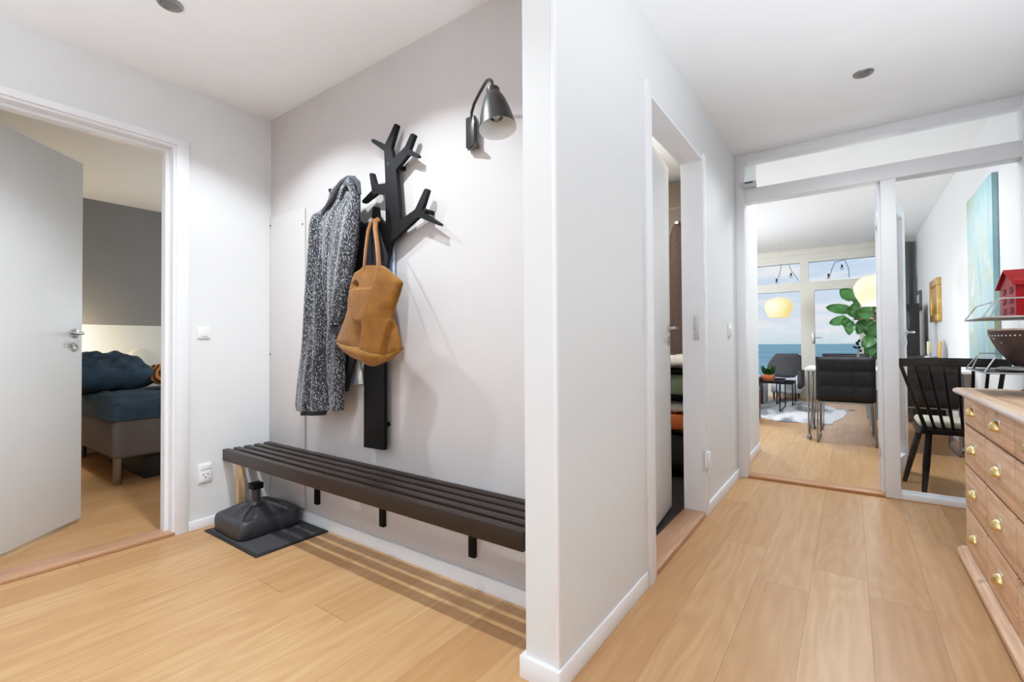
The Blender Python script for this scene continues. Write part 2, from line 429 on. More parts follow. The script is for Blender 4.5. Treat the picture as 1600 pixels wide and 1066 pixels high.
# bathroom shell
struct('wall_bathroom', B().box((-2.7,YG,0), (-.80,YG+.1,2.31)).box((-2.8,YC+.1,0), (-2.7,YG+.1,2.31)), M['browntile'])
struct('ceiling_bathroom', B().box((-2.8,YC+.1,2.36), (-.80,YG+.1,2.41)), M['ceil'])

# baseboards
def base(name, lo, hi): return struct(name, B().box(lo, hi, .003), M['gloss'])
base('baseboard_left', (XL,1.045,0), (XL+.013,YC,.05))
base('baseboard_left_front', (XL,-2.6,0), (XL+.013,.04,.05))
base('baseboard_coat_side', (XL+.013,YC-.014,0), (-.805,YC,.062))
base('baseboard_partition', (-.82,1.166,0), (-.682,1.184,.066))
base('baseboard_partition_left', (-.82,1.18,0), (-.805,YC-.014,.066))
base('baseboard_corridor', (XP,1.182,0), (XP+.008,1.895,.066))
base('baseboard_corridor_far', (XP,2.90,0), (XP+.012,YG,.066))
base('baseboard_living', (-.70,YG+.11,0), (-.688,4.93,.07))
base('baseboard_right', (XR-.013,3.98,0), (XR,YF,.07))

# bedroom door frame and threshold
struct('trim_1', B().box((XL-.001,DY1,0), (XL+.012,1.043,ZD), .002).box((XL-.001,.04,0), (XL+.012,DY0,ZD), .002).box((XL-.001,.04,ZD), (XL+.012,1.043,2.115), .002)
       .box((-3.03,DY1-.012,0), (XL-.002,DY1,ZD-.012)).box((-3.03,DY0,0), (XL-.002,DY0+.012,ZD-.012)).box((-3.03,DY0,ZD-.012), (XL-.002,DY1,ZD))
       .box((-3.03,DY1-.030,0), (-2.975,DY1-.0125,ZD-.029)).box((-3.03,DY0+.0125,ZD-.028), (-2.975,DY1-.0125,ZD-.0125)), M['gloss'])
struct('trim_2', B().box((-3.05,DY0,0), (XL+.004,DY1,.018), .004), M['thresh'])
# bathroom door frame
struct('trim_3', B().box((XP-.002,1.905,0), (XP+.014,1.945,ZD+.03), .002).box((XP-.002,1.9455,0), (XP+.010,BY0-.001,ZD+.03), .002).box((XP-.002,BY1+.001,0), (XP+.012,2.905,ZD+.03), .002)
       .box((-.81,BY0-.0005,0), (XP+.006,BY0+.012,ZD-.012)).box((-.81,BY1-.014,0), (XP+.006,BY1+.0005,ZD-.012)).box((-.81,BY0-.0005,ZD-.012), (XP+.006,BY1+.0005,ZD+.0005)), M['gloss'])
fr = bpy.data.objects['trim_3']
mesh('strike_plate', B().box((-.745,BY1-.017,1.02), (-.715,BY1-.013,1.16), .001).box((-.742,BY1-.019,1.06), (-.722,BY1-.016,1.12), .001), M['chrome'], fr)
struct('trim_4', B().box((-.81,BY0+.012,0), (XP+.004,BY1-.014,.028), .006), M['thresh'])
# corner strips on the partition end
struct('trim_5', B().box((XP-.012,1.178,.066), (XP+.002,1.19,H), .002), M['gloss'])

# doors
def lever(parent, p, d, n, mat):
    """handle: rose and lever. p centre on the leaf, d lever direction, n outward normal"""
    p = Vector(p); d = Vector(d).normalized(); n = Vector(n).normalized(); b = B()
    b.lathe([(0,0),(.025,0),(.025,.007),(.02,.009),(0,.009)], p, 20, n)
    b.tube([p, p+n*.045, p+n*.052+d*.012, p+n*.054+d*.11], .0085, 10)
    q = p-Vector((0,0,.075)); b.lathe([(0,0),(.025,0),(.025,.006),(.008,.008),(0,.004)], q, 20, n)
    return mesh('door_handle', b, mat, parent)
hin = Vector((-3.03, DY0+.015, 0)); fre = Vector((-3.60, .735, 0)); dd = (fre-hin).normalized(); nn = Vector((dd.y, -dd.x, 0)); nn = nn if nn.x > 0 else -nn
Rz = Matrix.Translation(hin) @ Matrix.Rotation(math.atan2(dd.y, dd.x), 4, 'Z')
Ld = (fre-hin).length
d1 = struct('door_1', B().box((0,-.02,.025), (Ld,.02,2.06), .002, mat=Rz), M['doorpaint'])
hp = fre - dd*.055
lever(d1, hp + nn*.02 + Vector((0,0,1.078)), -dd, nn, M['chrome'])
lever(d1, hp - nn*.02 + Vector((0,0,1.078)), -dd, -nn, M['chrome'])
hin = Vector((-.80, BY0+.014, 0)); ang = R(90+5.2); dd = Vector((math.cos(ang), math.sin(ang), 0)); Ld = .85
Rz = Matrix.Translation(hin) @ Matrix.Rotation(ang, 4, 'Z')
d2 = struct('door_2', B().box((0,0,.03), (Ld,.04,2.062), .002, mat=Rz), M['doorpaint'])
nn = Vector((-dd.y, dd.x, 0)); hp = hin + dd*(Ld-.05)
lever(d2, hp + Vector((0,0,1.09)), -dd, -nn, M['chrome'])
lever(d2, hp + nn*.04 + Vector((0,0,1.09)), -dd, nn, M['chrome'])

# glass partition of the corridor
g = struct('window_1', B()
   .box((XP,YG,0), (-.628,YG+.11,H), .003)                                # left jamb
   .box((.172,YG,0), (.250,YG+.11,2.0515), .003)                          # centre post
   .box((.157,YG+.05,.02), (.1715,YG+.11,2.0515), .002)
   .box((.812,YG,0), (XR,YG+.11,H), .003)                                # right jamb
   .box((-.628,YG,2.352), (.812,YG+.11,H), .003)                          # head
   .box((-.628,YG,2.052), (.812,YG+.11,2.150), .003)                      # transom
   .box((.250,YG,.004), (.812,YG+.11,.042), .003), M['gloss'])            # bottom rail
mesh('glass_pane', B().box((.250,YG+.05,.042), (.812,YG+.056,2.052)), M['glass'], g, smooth=0)
mesh('glass_pane', B().box((-.628,YG+.05,2.150), (.166,YG+.056,2.352)), M['glass2'], g, smooth=0)
mesh('glass_pane', B().box((.170,YG+.05,2.150), (.812,YG+.056,2.352)), M['glass2'], g, smooth=0)
mesh('hinge', B().box((.150,YG+.06,1.77), (.160,YG+.112,1.86), .002).tube([(.153,YG+.114,1.77), (.153,YG+.114,1.86)], .007), M['chrome'], g)
mesh('hinge', B().box((.150,YG+.06,.24), (.160,YG+.112,.33), .002).tube([(.153,YG+.114,.24), (.153,YG+.114,.33)], .007), M['chrome'], g)
struct('trim_6', B().box((-.628,YG,0), (.172,YG+.12,.020), .005).box((.172,YG-.003,0), (.86,YG+.02,.006)), M['threshx'])

# glazed door swung into the living room
hin = Vector((.165, YG+.135, 0)); ang = R(77.5); Rz = Matrix.Translation(hin) @ Matrix.Rotation(ang, 4, 'Z'); LW = .80
b = B()
for lo, hi in (((0,-.02,.03), (.09,.02,2.045)), ((LW-.09,-.02,.03), (LW,.02,2.045)), ((.09,-.02,1.955), (LW-.09,.02,2.045)), ((.09,-.02,.03), (LW-.09,.02,.15))):
    b.box(lo, hi, .003, mat=Rz)
d3 = struct('door_3', b, M['gloss'])
mesh('glass_pane', B().box((.09,-.003,.15), (LW-.09,.003,1.955), mat=Rz), M['glass2'], d3, smooth=0)
dd = Vector((math.cos(ang), math.sin(ang), 0)); nn = Vector((dd.y, -dd.x, 0)); hp = hin + dd*(LW-.045)
lever(d3, hp + nn*.02 + Vector((0,0,1.075)), -dd, nn, M['chrome'])
lever(d3, hp - nn*.02 + Vector((0,0,1.075)), -dd, -nn, M['chrome'])

# window wall of the living room
def PX(px, y=YF): return onY(px, 500, y).x
def PZ(px, py, y=YF): return onY(px, py, y).z
zt0, zt1 = PZ(1215,444), PZ(1215,414)         # transom lights
zw1 = PZ(1215,457)                             # top of the windows
zs = .16
xa, xb, xc, xd, xe = PX(1180), PX(1251), PX(1264), PX(1273), PX(1343)
b = B()
b.box((-4.3,YF,zt1), (XR,YF+.12,HL)).box((-4.3,YF,zw1), (XR,YF+.12,zt0))
b.box((xb,YF,.3), (xd,YF+.12,zw1)).box((xb,YF,zt0), (xc,YF+.12,zt1))
b.box((xe,YF,0), (XR,YF+.12,zw1))
b.box((-4.3,YF,0), (xd,YF+.12,.30)).box((xd,YF,0), (xe,YF+.12,zs))
wx = [xb-1.15, xb-2.3]
for x in wx: b.box((x-.08,YF-.006,0), (x+.08,YF+.126,2.598))
b.box((-4.3,YF-.004,0), (wx[1]-.9,YF+.124,2.598))
w2 = struct('window_2', b, M['winframe'])
mesh('glass_pane', B().box((-4.2,YF+.06,.3), (xb,YF+.065,zt1)), M['glass2'], w2, smooth=0)
mesh('glass_pane', B().box((xd,YF+.06,zs), (xe,YF+.065,zw1)).box((xc,YF+.06,zt0), (XR,YF+.065,zt1)), M['glass2'], w2, smooth=0)
hx = PX(1271)
mesh('window_handle', B().box((hx-.02,YF-.012,.98), (hx+.015,YF,1.18), .004).tube([(hx,YF-.01,1.09), (hx,YF-.05,1.09), (hx+.13,YF-.05,1.09)], .011), M['chrome'], w2)
struct('trim_7', B().box((-4.3,YF-.02,2.60), (XR,YF,HL), .004), M['winframe'])
# the sea outside
sea = mesh('sea', B().quad((-9000,YF+8,-16), (9000,YF+8,-16), (9000,7000,-16), (-9000,7000,-16)), M['sea'], smooth=0)
sea['kind'] = 'structure'
# ------------------------------------------------------------------ hall furniture
# wall bench: five slats on edge, wall brackets, one pine leg
t = thing('slatted_bench', (-1.88,1.36,0), 'dark brown slatted bench along the coat wall', 'bench')
for k in range(5):
    y0 = 1.216 + k*.0575
    mesh('slat', B().box((XL+.003,y0,.349 if k == 0 else .383), (-.838,y0+.0355,.413), .0025), M['bench'], t)
for x in (-2.40,-1.845,-1.275):
    mesh('bracket', B().box((x-.016,1.474,.125), (x+.016,YC-.001,.3825), .002).box((x-.016,1.253,.371), (x+.016,YC-.001,.3825), .001), M['black'], t)
mesh('leg', B().box((-2.892,1.276,0), (-2.856,1.312,.3485), .003), M['pineleg'], t)
t.children[-1]['label'] = 'pale unpainted wooden leg'

# rubber mat and parasol base
b = B().box((-2.850,1.098,0), (-2.286,1.479,.007), .002)
m = mesh('door_mat', b, M['matedge'], base=(-2.57,1.29,0)); tag(m, 'black ribbed rubber mat under the parasol base', 'mat')
b = B().box((-2.835,1.113,.006), (-2.300,1.465,.010))
mesh('ribbed_surface', b, M['mat'], m)

t = thing('parasol_base', (-2.655,1.285,.010), 'black plastic parasol base with upright tube on the mat', 'parasol base')
bx0, bx1, by0, by1 = -2.820,-2.490,1.118,1.462
cx, cy = (bx0+bx1)/2, (by0+by1)/2; hx, hy = (bx1-bx0)/2, (by1-by0)/2
def base_pt(th, f, z):
    c, s_ = math.cos(th), math.sin(th); e = .26
    sx = math.copysign(abs(c)**e, c); sy = math.copysign(abs(s_)**e, s_)
    return Vector((cx+hx*f*sx, cy+hy*f*sy, z))
prof = [(.0,.010), (.955,.010), (.985,.022), (1.0,.048), (.998,.070), (.985,.085), (.965,.094), (.93,.101), (.87,.105), (.83,.1055), (.80,.109), (.74,.114), (.66,.121), (.58,.1275), (.5,.133), (.4,.1395), (.3,.145), (.2,.149), (.1,.151), (0,.1515)]
b = B(); n = 192; rings = []
def bump_(x, w): return max(0, 1-(x/w)**2)**2 if abs(x) < w else 0
for f, z in prof:
    ring = []
    for k in range(n):
        th = 2*PI*k/n; zz = z
        p = base_pt(th, max(f, .001), zz)
        if .25 < f < .85:                                             # raised ribs running out from the tube
            rib = max(-1, min(1, 3*math.sin(11*math.atan2((p.y-cy)*1.0, (p.x-cx)))))
            zz += .0060*rib*min(1, (f-.25)/.12)*min(1, (.85-f)/.05)
        gx = bump_(p.x-cx, .045)
        gy = bump_(p.y-cy-.01, .05)
        if p.x > cx and f > .3: zz -= .010*gy*min(1, (f-.3)/.3); p.x -= (.014*gy if f > .9 else 0)
        p.z = max(.010, zz)
        ring.append(b.bm.verts.new(p))
    rings.append(ring)
for a, c in zip(rings, rings[1:]):
    for k in range(n): b.bm.faces.new((a[k], a[(k+1)%n], c[(k+1)%n], c[k]))
mesh('body', b, M['blackplastic'], t, smooth=75)
px_, py_ = -2.625, 1.262
mesh('upright_tube', B().lathe([(.032,.148),(.027,.158),(.0225,.163),(.0225,.255)], (px_,py_,0), 24), M['blackplastic'], t)
mesh('clamp_collar', B().box((px_-.029,py_-.029,.228), (px_+.029,py_+.029,.262), .005), M['black'], t)
#mesh('clamp_knob', B().lathe([(0,0),(.012,0),(.012,.008),(0,.009)], (px_-.012,py_-.029,.240), 14, (0,-1,0)), M['black'], t)

# access cover boxing in the corner
t = thing('cover_board', (-2.72,1.48,.06), 'pale greige cover board screwed over the corner behind the bench', 'cover board')
b = B().box((XL+.001,1.4825,.075), (-2.525,1.487,1.795), .001)
mesh('board', b, M['greige'], t)
mesh('batten', B().box((XL+.001,1.487,.075), (-2.527,YC-.001,1.79)), M['greige'], t)
for (x, z) in ((-2.545,1.70), (-2.905,1.745), (-2.545,.30), (-2.905,.95)):
    mesh('screw', B().lathe([(0,0),(.006,0),(.004,.003),(0,.004)], (x,1.4825,z), 12, (0,-1,0)), M['black'], t)
# bench passes in front of the board

# light switch and socket
t = thing('light_switch', (XL,1.118,1.078), 'square white light switch beside the bedroom door', 'light switch')
mesh('plate', B().box((XL,1.088,1.044), (XL+.010,1.149,1.110), .003), M['plastic'], t)
mesh('rocker', B().box((XL+.009,1.102,1.056), (XL+.016,1.136,1.097), .003), M['gloss'], t)
t = thing('wall_socket', (XL,1.127,.298), 'white power socket low on the wall under the light switch', 'socket')
mesh('plate', B().box((XL,1.094,.246), (XL+.010,1.160,.352), .003), M['plastic'], t)
mesh('insert', B().box((XL+.009,1.101,.254), (XL+.013,1.153,.312), .002).box((XL+.009,1.101,.318), (XL+.014,1.153,.346), .002), M['gloss'], t)
hb = B()
for (dy, dz) in ((-.011,.004), (.011,.004), (0,-.012)): hb.lathe([(0,0),(.0036,0),(.0036,.001),(0,.001)], (XL+.0127,1.127+dy,.288+dz), 10, (1,0,0))
mesh('pin_holes', hb, M['darkhole'], t)
# corridor switches and low socket
p = onX(1139,517,XP)
t = thing('light_switch', (XP,p.y,p.z), 'narrow white light switch near the glass partition', 'light switch')
mesh('plate', B().box((XP,p.y-.04,p.z-.04), (XP+.010,p.y+.04,p.z+.05), .003), M['plastic'], t)
mesh('rocker', B().box((XP+.009,p.y-.018,p.z-.03), (XP+.020,p.y+.018,p.z+.02), .003), M['gloss'], t)
p = onX(1103,511,XP)
t = thing('wall_plate', (XP,p.y,p.z), 'flat white blank plate beside the bathroom door frame', 'wall plate')
mesh('plate', B().box((XP,p.y-.04,p.z-.045), (XP+.006,p.y+.04,p.z+.045), .002), M['white_fab'], t)
mesh('cover', B().box((XP+.005,p.y-.026,p.z-.03), (XP+.008,p.y+.026,p.z+.03), .002), M['white_fab'], t)
p = onX(1103,718,XP)
t = thing('wall_socket', (XP,p.y,p.z), 'white power socket low beside the bathroom door frame', 'socket')
mesh('plate', B().box((XP,p.y-.04,p.z-.06), (XP+.008,p.y+.04,p.z+.06), .003), M['plastic'], t)
mesh('insert', B().box((XP+.007,p.y-.03,p.z-.05), (XP+.022,p.y+.03,p.z+.045), .004), M['gloss'], t)
# sensor box on the transom
p = onY(1174,294,YG)
t = thing('door_sensor', (p.x,YG-.02,2.150), 'small grey sensor box on the transom over the open doorway', 'sensor')
mesh('housing', B().box((-.640,YG-.03,2.150), (-.545,YG+.012,2.198), .004), M['lightgrey'], t)
mesh('dark_slot', B().box((-.62,YG-.033,2.182), (-.565,YG-.029,2.190), .001), M['darkhole'], t)

# ceiling spots
def spot(x, y, z, label):
    t = thing('ceiling_spot', (x,y,z), label, 'ceiling spot', 'recessed ceiling spots')
    mesh('rim', B().lathe([(.028,-.004),(.034,-.009),(.044,-.006),(.046,0)], (x,y,z), 28), M['steel'], t)
    mesh('lamp', B().lathe([(.029,-.004),(.02,-.002),(.0,.0)], (x,y,z), 24), M['pot'], t)
    return t
spot(.075,3.06,H, 'recessed brushed steel ceiling spot in the corridor')
spot(-2.25,.735,H, 'recessed ceiling spot at the top edge above the hall, left of the coat rack')

# ------------------------------------------------------------------ tree coat rack
YT = 1.440
def poly(pts, ox=0, oy=0, k=1, y=YT): return [onY(ox+a/k, oy+c/k, y) for a, c in pts]
t = thing('tree_coat_rack', (-1.86,1.47,.49), 'flat black tree shaped coat rack on the wall', 'coat rack')
A = lambda x, y: (540+x/4.071, 170+y/4.071)
tree = [(568.3,699), (568.8,572), (577,480), (590,414), (600,366), (602.5,352), (602,304)]
tree += [A(*q) for q in [(195,540),(120,598),(108,600),(103,585),(165,520),(165,512),(150,418),(156,408),(170,408),(190,480),(248,475),(252,468),(245,270),(238,264),(165,212),(162,195),(178,192),(250,225),(310,97),(320,94),(327,104),(288,245),(303,318),(378,238),(413,160),(428,156),(437,166),(404,256),(460,292),(461,304),(450,308),(395,292),(320,385),(345,710),(440,640),(500,510),(514,506),(524,515),(482,650),(600,728),(601,740),(590,742),(460,688),(290,845)]]
tree += [(610,383), (602,420), (600,572), (599.7,703.8)]
P3 = [onY(a, c, YT) for a, c in tree]
b = B().prism(P3, (0,.020,0))
b.prism(poly([(582.4,323),(589,323.3),(591,338),(604,352),(604,378),(585,360.5),(563,359.6),(563,355.8),(579,353),(581,340)], y=YT+.006), (0,.018,0))
b.prism(poly([(512.6,295.5),(517,294.5),(531,322),(604,378),(604,392),(523,331)], y=YT+.007), (0,.016,0))
b.bm.normal_update(); bmesh.ops.triangulate(b.bm, faces=[f for f in b.bm.faces if len(f.verts) > 4])
mesh('tree_panel', b, M['black'], t, smooth=30)
for (px, py) in ((626,262), (601.5,664)):
    q = onY(px, py, 1.47); mesh('spacer', B().lathe([(0,0),(.011,0),(.011,.0335),(0,.0335)], (q.x,1.460,q.z), 14, (0,1,0)), M['black'], t)
q = onY(666,330, 1.45); mesh('peg', B().lathe([(0,0),(.010,0),(.010,.054),(0,.054)], (q.x,1.437,q.z), 14, (0,1,0)), M['black'], t)
q = onY(607,256,YT); mesh('screw_cap', B().lathe([(0,0),(.010,0),(.009,.002),(0,.002)], (q.x,YT,q.z), 16, (0,-1,0)), M['lining'], t)

# ------------------------------------------------------------------ hanging clothes
def drape(rows, yp, front, back, folds=(), n=48, m=60, taper=None, mod=None):
    """closed hanging cloth; rows = (py, px_left, px_right) on the plane yp; folds = (count, amplitude, phase, lean)"""
    b = B(); rings = []
    for j in range(m+1):
        v = j/m; py = rows[0][0] + (rows[-1][0]-rows[0][0])*v
        for r0, r1 in zip(rows, rows[1:]):
            if r0[0] <= py <= r1[0]+1e-6:
                f = (py-r0[0])/max(1e-6, r1[0]-r0[0]); f2 = f
                l = r0[1]+(r1[1]-r0[1])*f2; r = r0[2]+(r1[2]-r0[2])*f2; break
        pl, pr = onY(l, py, yp), onY(r, py, yp); ring = []
        fv = front*(taper(v) if taper else min(1, .35+v*3)); bv = back
        for k in range(n):
            th = 2*PI*k/n; c, s_ = math.cos(th), math.sin(th)
            u = (1-c)/2; x = pl.lerp(pr, u)
            if s_ > 0:
                d = fv*s_**.55
                for cnt, amp, ph, lean in folds:
                    d += amp*min(1, .3+1.5*v)*s_**.4*math.sin(2*PI*(cnt*u+ph+lean*v))
                if mod: d += mod(l+(r-l)*u, py)*min(1, s_*3)
                y = yp-max(0, d)
            else: y = yp+bv*(-s_)**.5
            ring.append(b.bm.verts.new((x.x, y, x.z)))
        rings.append(ring)
    for a, c in zip(rings, rings[1:]):
        for k in range(n): b.bm.faces.new((a[k], a[(k+1)%n], c[(k+1)%n], c[k]))
    b.bm.faces.new(list(reversed(rings[0]))); b.bm.faces.new(rings[-1])
    return b

YCO = 1.385
t = thing('tweed_coat', (-2.10,1.41,.66), 'long black and white tweed coat hanging from the left branch of the coat rack', 'coat')
body = [(279,541,558), (284,533,562), (292,526,562), (304,518,562), (318,511,562), (332,504,562), (340,496,562), (352,493,561), (385,491,559), (420,489,553), (470,484,548), (520,480,542), (560,476,539), (600,471,538), (632,468,536.5), (641,470,536)]
def valley(px, py):
    c = 517+(py-330)*-.035 if py < 400 else 515+(py-400)*.03
    d = -.045*math.exp(-((px-c)/3.2)**2)*(1 if py > 300 else 0)
    c2 = 488+(py-640)*-.035
    d += .016*math.exp(-((px-c2)/7)**2) - .018*math.exp(-((px-c2-11)/3.5)**2)
    d += .016*math.exp(-((px-c2-19)/5)**2)
    if py > 500: d -= .030*math.exp(-((px-519.5)/2.2)**2)
    return d
mesh('body', drape(body, YCO, .052, .016, ((2.2,.006,.1,.25), (5.1,.006,.6,-.3)), 110, 80, mod=valley), M['tweed'], t, smooth=80)
sleeve = [(300,545,560), (330,530,559), (370,522,556), (410,517,551), (450,516,546), (480,517,541), (503,519,536), (508,519.5,535)]
mesh('sleeve', drape(sleeve, YCO-.050, .036, .02, ((1.2,.007,.2,.2), (2.6,.004,.1,.6)), 56, 50), M['tweed'], t, smooth=80)
cuff = [(506,521,534), (513,520,535), (522,520,535)]
mesh('cuff_lining', drape(cuff, YCO-.055, .018, .03, (), 24, 6), M['lining'], t, smooth=80)
# collar: dark roll round the hanging point
pts = [onY(a, c, YCO-.045) for a, c in ((504,334), (511,323), (520,309), (526,296), (533,286), (543,279.5), (553,280), (560,288), (562,304))]
mesh('collar', B().tube(pts, [.006,.008,.009,.009,.009,.009,.009,.008,.006], 12, flat=1.8), M['lining'], t)
pts = [onY(a, c, YCO-.055) for a, c in ((531,315), (536,296), (545,284), (552,300), (552,322))]
mesh('neck_fold', B().tube(pts, [.008,.013,.016,.013,.008], 10, flat=1.3), M['tweed'], t)
mesh('hem_lining', drape([(632,474,512), (645,472.5,510), (649,472,508)], YCO-.01, .022, .012, ((2,.004,.1,0),), 36, 8), M['lining'], t, smooth=80)

t = thing('black_jacket', (-1.92,1.46,.82), 'black jacket hanging behind the tweed coat and the suede bag', 'jacket')
mesh('body', drape([(352,566,590), (372,556,596), (400,549,606), (440,545,604), (500,540,600), (540,538,562), (590,535,548), (612,536,543)], 1.424, .014, .013, ((3,.006,0,.2),), 48, 40), M['blackcloth'], t, smooth=80)
mesh('collar', B().tube([onY(a, c, 1.425) for a, c in ((566,356), (578,350), (590,353))], .012, 10), M['blackcloth'], t)
t = thing('pale_blue_shirt', (-1.90,1.475,1.0), 'pale blue shirt hanging behind the suede bag', 'shirt')
mesh('body', drape([(372,606,613), (400,602,616), (440,590,617), (500,560,608), (545,543,592), (575,545,566), (601,543,566.5)], 1.477, .007, .012, ((3,.003,.3,.3),), 48, 40), M['bluecloth'], t, smooth=80)
mesh('placket', drape([(545,551,556), (575,556,563), (600,561,567)], 1.462, .004, .01, (), 16, 10), M['whitecot'], t, smooth=80)

# ------------------------------------------------------------------ suede tote
YB = 1.305
t = thing('suede_tote_bag', (-1.78,1.38,.92), 'tan suede tote bag hanging by two straps from the coat rack', 'bag')
K = lambda x, y: (510+x/4.714, 400+y/4.714)
OL = [K(*p) for p in ((275,72),(250,100),(207,125),(190,165),(172,240),(161,330),(163,385),(140,470),(105,560),(80,615),(88,640),(130,690),(200,740),(290,775),(370,812))]
OR = [K(*p) for p in ((418,72),(442,86),(560,183),(569,200),(555,255),(530,330),(506,400),(502,460),(522,530),(540,600),(556,680),(545,710),(480,770),(425,800),(392,812))]
SEAM = [K(*p) for p in ((80,615),(150,650),(240,666),(330,674),(360,690),(420,715),(475,727),(520,715),(556,684))]
BOT = [K(*p) for p in ((80,617),(88,640),(130,690),(200,740),(290,775),(370,812),(392,812),(425,800),(480,770),(545,712),(556,686))]
PL = [K(*p) for p in ((412,72),(390,200),(366,380),(346,520),(332,690))]
PR = [K(*p) for p in ((640,72),(560,330),(504,450),(484,600),(468,740))]
TL = [K(*p) for p in ((205,255),(255,395),(308,520))]
def xat(line, py):
    for a, c in zip(line, line[1:]):
        if a[1] <= py <= c[1]: return a[0]+(c[0]-a[0])*(py-a[1])/max(1e-6, c[1]-a[1])
    return line[0][0] if py < line[0][1] else line[-1][0]
def yat(line, px):
    for a, c in zip(line, line[1:]):
        if a[0] <= px <= c[0]: return a[1]+(c[1]-a[1])*(px-a[0])/max(1e-6, c[0]-a[0])
    return line[0][1] if px < line[0][0] else line[-1][1]
def sst(x, a, c):
    x = max(0, min(1, (x-a)/(c-a))); return x*x*(3-2*x)
def bag_depth(px, py):
    l, r = xat(OL, py), xat(OR, py); u = max(0, min(1, (px-l)/max(.5, r-l)))
    v = (py-415)/157
    tp = .30+.70*sst(v, -.05, .62)
    d = .050*tp*math.sin(PI*u)**.55 if 0 < u < 1 else 0
    w = math.sin(PI*u)**.7 if 0 < u < 1 else 0
    s_, q = px-xat(PL, py), xat(PR, py)-px
    panel = sst(s_, -.6, 2.2)*sst(q, -.6, 2.2)
    d += .020*panel*(1-.5*min(1, max(0, s_)/26))
    if q < 2 and py > 490: d -= .012*(1-sst(-q, 0, 9))*sst(-q, -.5, 1.0)
    ytop = yat([K(205,255), K(385,238)], px)
    tuck = sst(px-xat(TL, py), -.5, 2.0)*sst(py-ytop, -.4, 1.6)*(1-sst(py, 500, 513))
    d += .018*tuck*(1-panel)
    if tuck < .5 and py > 456 and s_ < 0:                     # soft hollow under the tuck
        d -= .012*math.exp(-((px-xat([K(225,330), K(318,545)], py)+2)/4.5)**2)*(1-sst(py, 505, 520))*sst(py, 456, 466)
    hx_, hy_ = (px-559.5)/7.0, (py-446)/6.5                    # open mouth at the left
    h_ = hx_*hx_+hy_*hy_
    if h_ < 1.6: d -= .026*math.exp(-h_*2.2)
    d += .0012*w*math.sin(py*.11+px*.07)
    return max(-.006, d)
def bagpt(px, py): return onY(px, py, YB) - Vector((0, bag_depth(px, py), 0))
NU, NV = 76, 84
def bodyfn(i, j):
    u, v = i/NU, j/NV; py = 415.3+v*(572-415.3)
    for _ in range(4):
        px = xat(OL, py)+(xat(OR, py)-xat(OL, py))*u
        py = 415.3+v*(yat(SEAM, px)-415.3)
    return px, py
b = B(); fr_ = []; bk_ = []
for j in range(NV+1):
    fr_.append([]); bk_.append([])
    for i in range(NU+1):
        px, py = bodyfn(i, j); p = bagpt(px, py); fr_[-1].append(b.bm.verts.new(p))
        u = i/NU; q = onY(px, py, YB); bk_[-1].append(fr_[-1][-1] if i in (0, NU) else b.bm.verts.new(q+Vector((0,.016*math.sin(PI*u)**.5,0))))
for G in (fr_, bk_):
    for j in range(NV):
        for i in range(NU): 
            vs = (G[j][i], G[j][i+1], G[j+1][i+1], G[j+1][i]); b.bm.faces.new(vs if G is fr_ else tuple(reversed(vs)))
mesh('body', b, M['suede'], t, smooth=60)
b = B(); NB = 14; cols = []
for i in range(NU+1):
    px = SEAM[0][0]+.4+(SEAM[-1][0]-SEAM[0][0]-.8)*i/NU; y0_ = yat(SEAM, px); y1_ = max(y0_+.4, yat(BOT, px)); col_ = []
    for j in range(NB+1):
        v = j/NB; py = y0_+(y1_-y0_)*v; u = i/NU
        dp = bag_depth(px, y0_)+.003
        dp = dp*(1-.55*v*v) + .010*math.sin(PI*u)*math.sin(PI*v*.9)
        if px > 585: dp -= .010*sst(px, 585, 590)*v*(1-sst(px, 590, 620))
        col_.append(b.bm.verts.new(onY(px, py, YB)-Vector((0,dp,0))))
    tail = b.bm.verts.new(col_[-1].co+Vector((0, YB+.016-col_[-1].co.y, .012))); col_.append(tail)
    cols.append(col_)
for a, c in zip(cols, cols[1:]):
    for j in range(NB+1): b.bm.faces.new((a[j], c[j], c[j+1], a[j+1]))
mesh('bottom_panel', b, M['suede_lt'], t, smooth=60)
def strap(pxs, w, name):
    ys = (YB-.012, YB-.010, 1.325, 1.365, 1.410, 1.445, 1.462, 1.468)
    b = B(); return mesh(name, b.tube([onY(a, c, y) for (a, c), y in zip(pxs, ys)], w, 10, flat=.35), M['strap'], t)
strap(((569,424),(569.5,412),(572,385),(575,362),(579,349),(585,343.5),(590,346),(594,352)), .0080, 'handle')
strap(((591.5,428),(592,412),(590,385),(586.5,358),(587,346),(592,342.5),(597,346),(599,354)), .0125, 'handle')

# ------------------------------------------------------------------ wall lamp
t = thing('wall_lamp', (-1.27,YC,1.90), 'dark enamel wall lamp with bell shade beside the partition', 'wall lamp')
p = onY(740,206,1.485)
mesh('wall_plate', B().box((p.x-.030,1.468,p.z-.068), (p.x+.012,YC,p.z+.060), .004).box((p.x-.004,1.452,p.z-.075), (p.x+.030,1.47,p.z+.050), .003).prism([(p.x-.02,1.47,p.z-.068),(p.x+.055,1.44,p.z-.068),(p.x+.035,1.48,p.z-.068)], (0,0,-.012)), M['lampblack'], t)
ax = Vector((.20,-.08,-1)).normalized()
top = onY(770,139,1.318); ctr = onY(777,201,1.30)
arm = [onY(737,186,1.455), onY(737,176,1.45), onY(741,162,1.43), onY(749,146,1.40), onY(757,132,1.37), onY(761,126,1.345), onY(765,124.5,1.33), onY(768,127,1.32), onY(769,134,1.318)]
arm = [onY(738,222,1.462), onY(737,200,1.46)] + arm
mesh('arm', B().tube(arm, .0062, 12), M['lampblack'], t)
s0 = top; Lsh = .158; R0 = .066
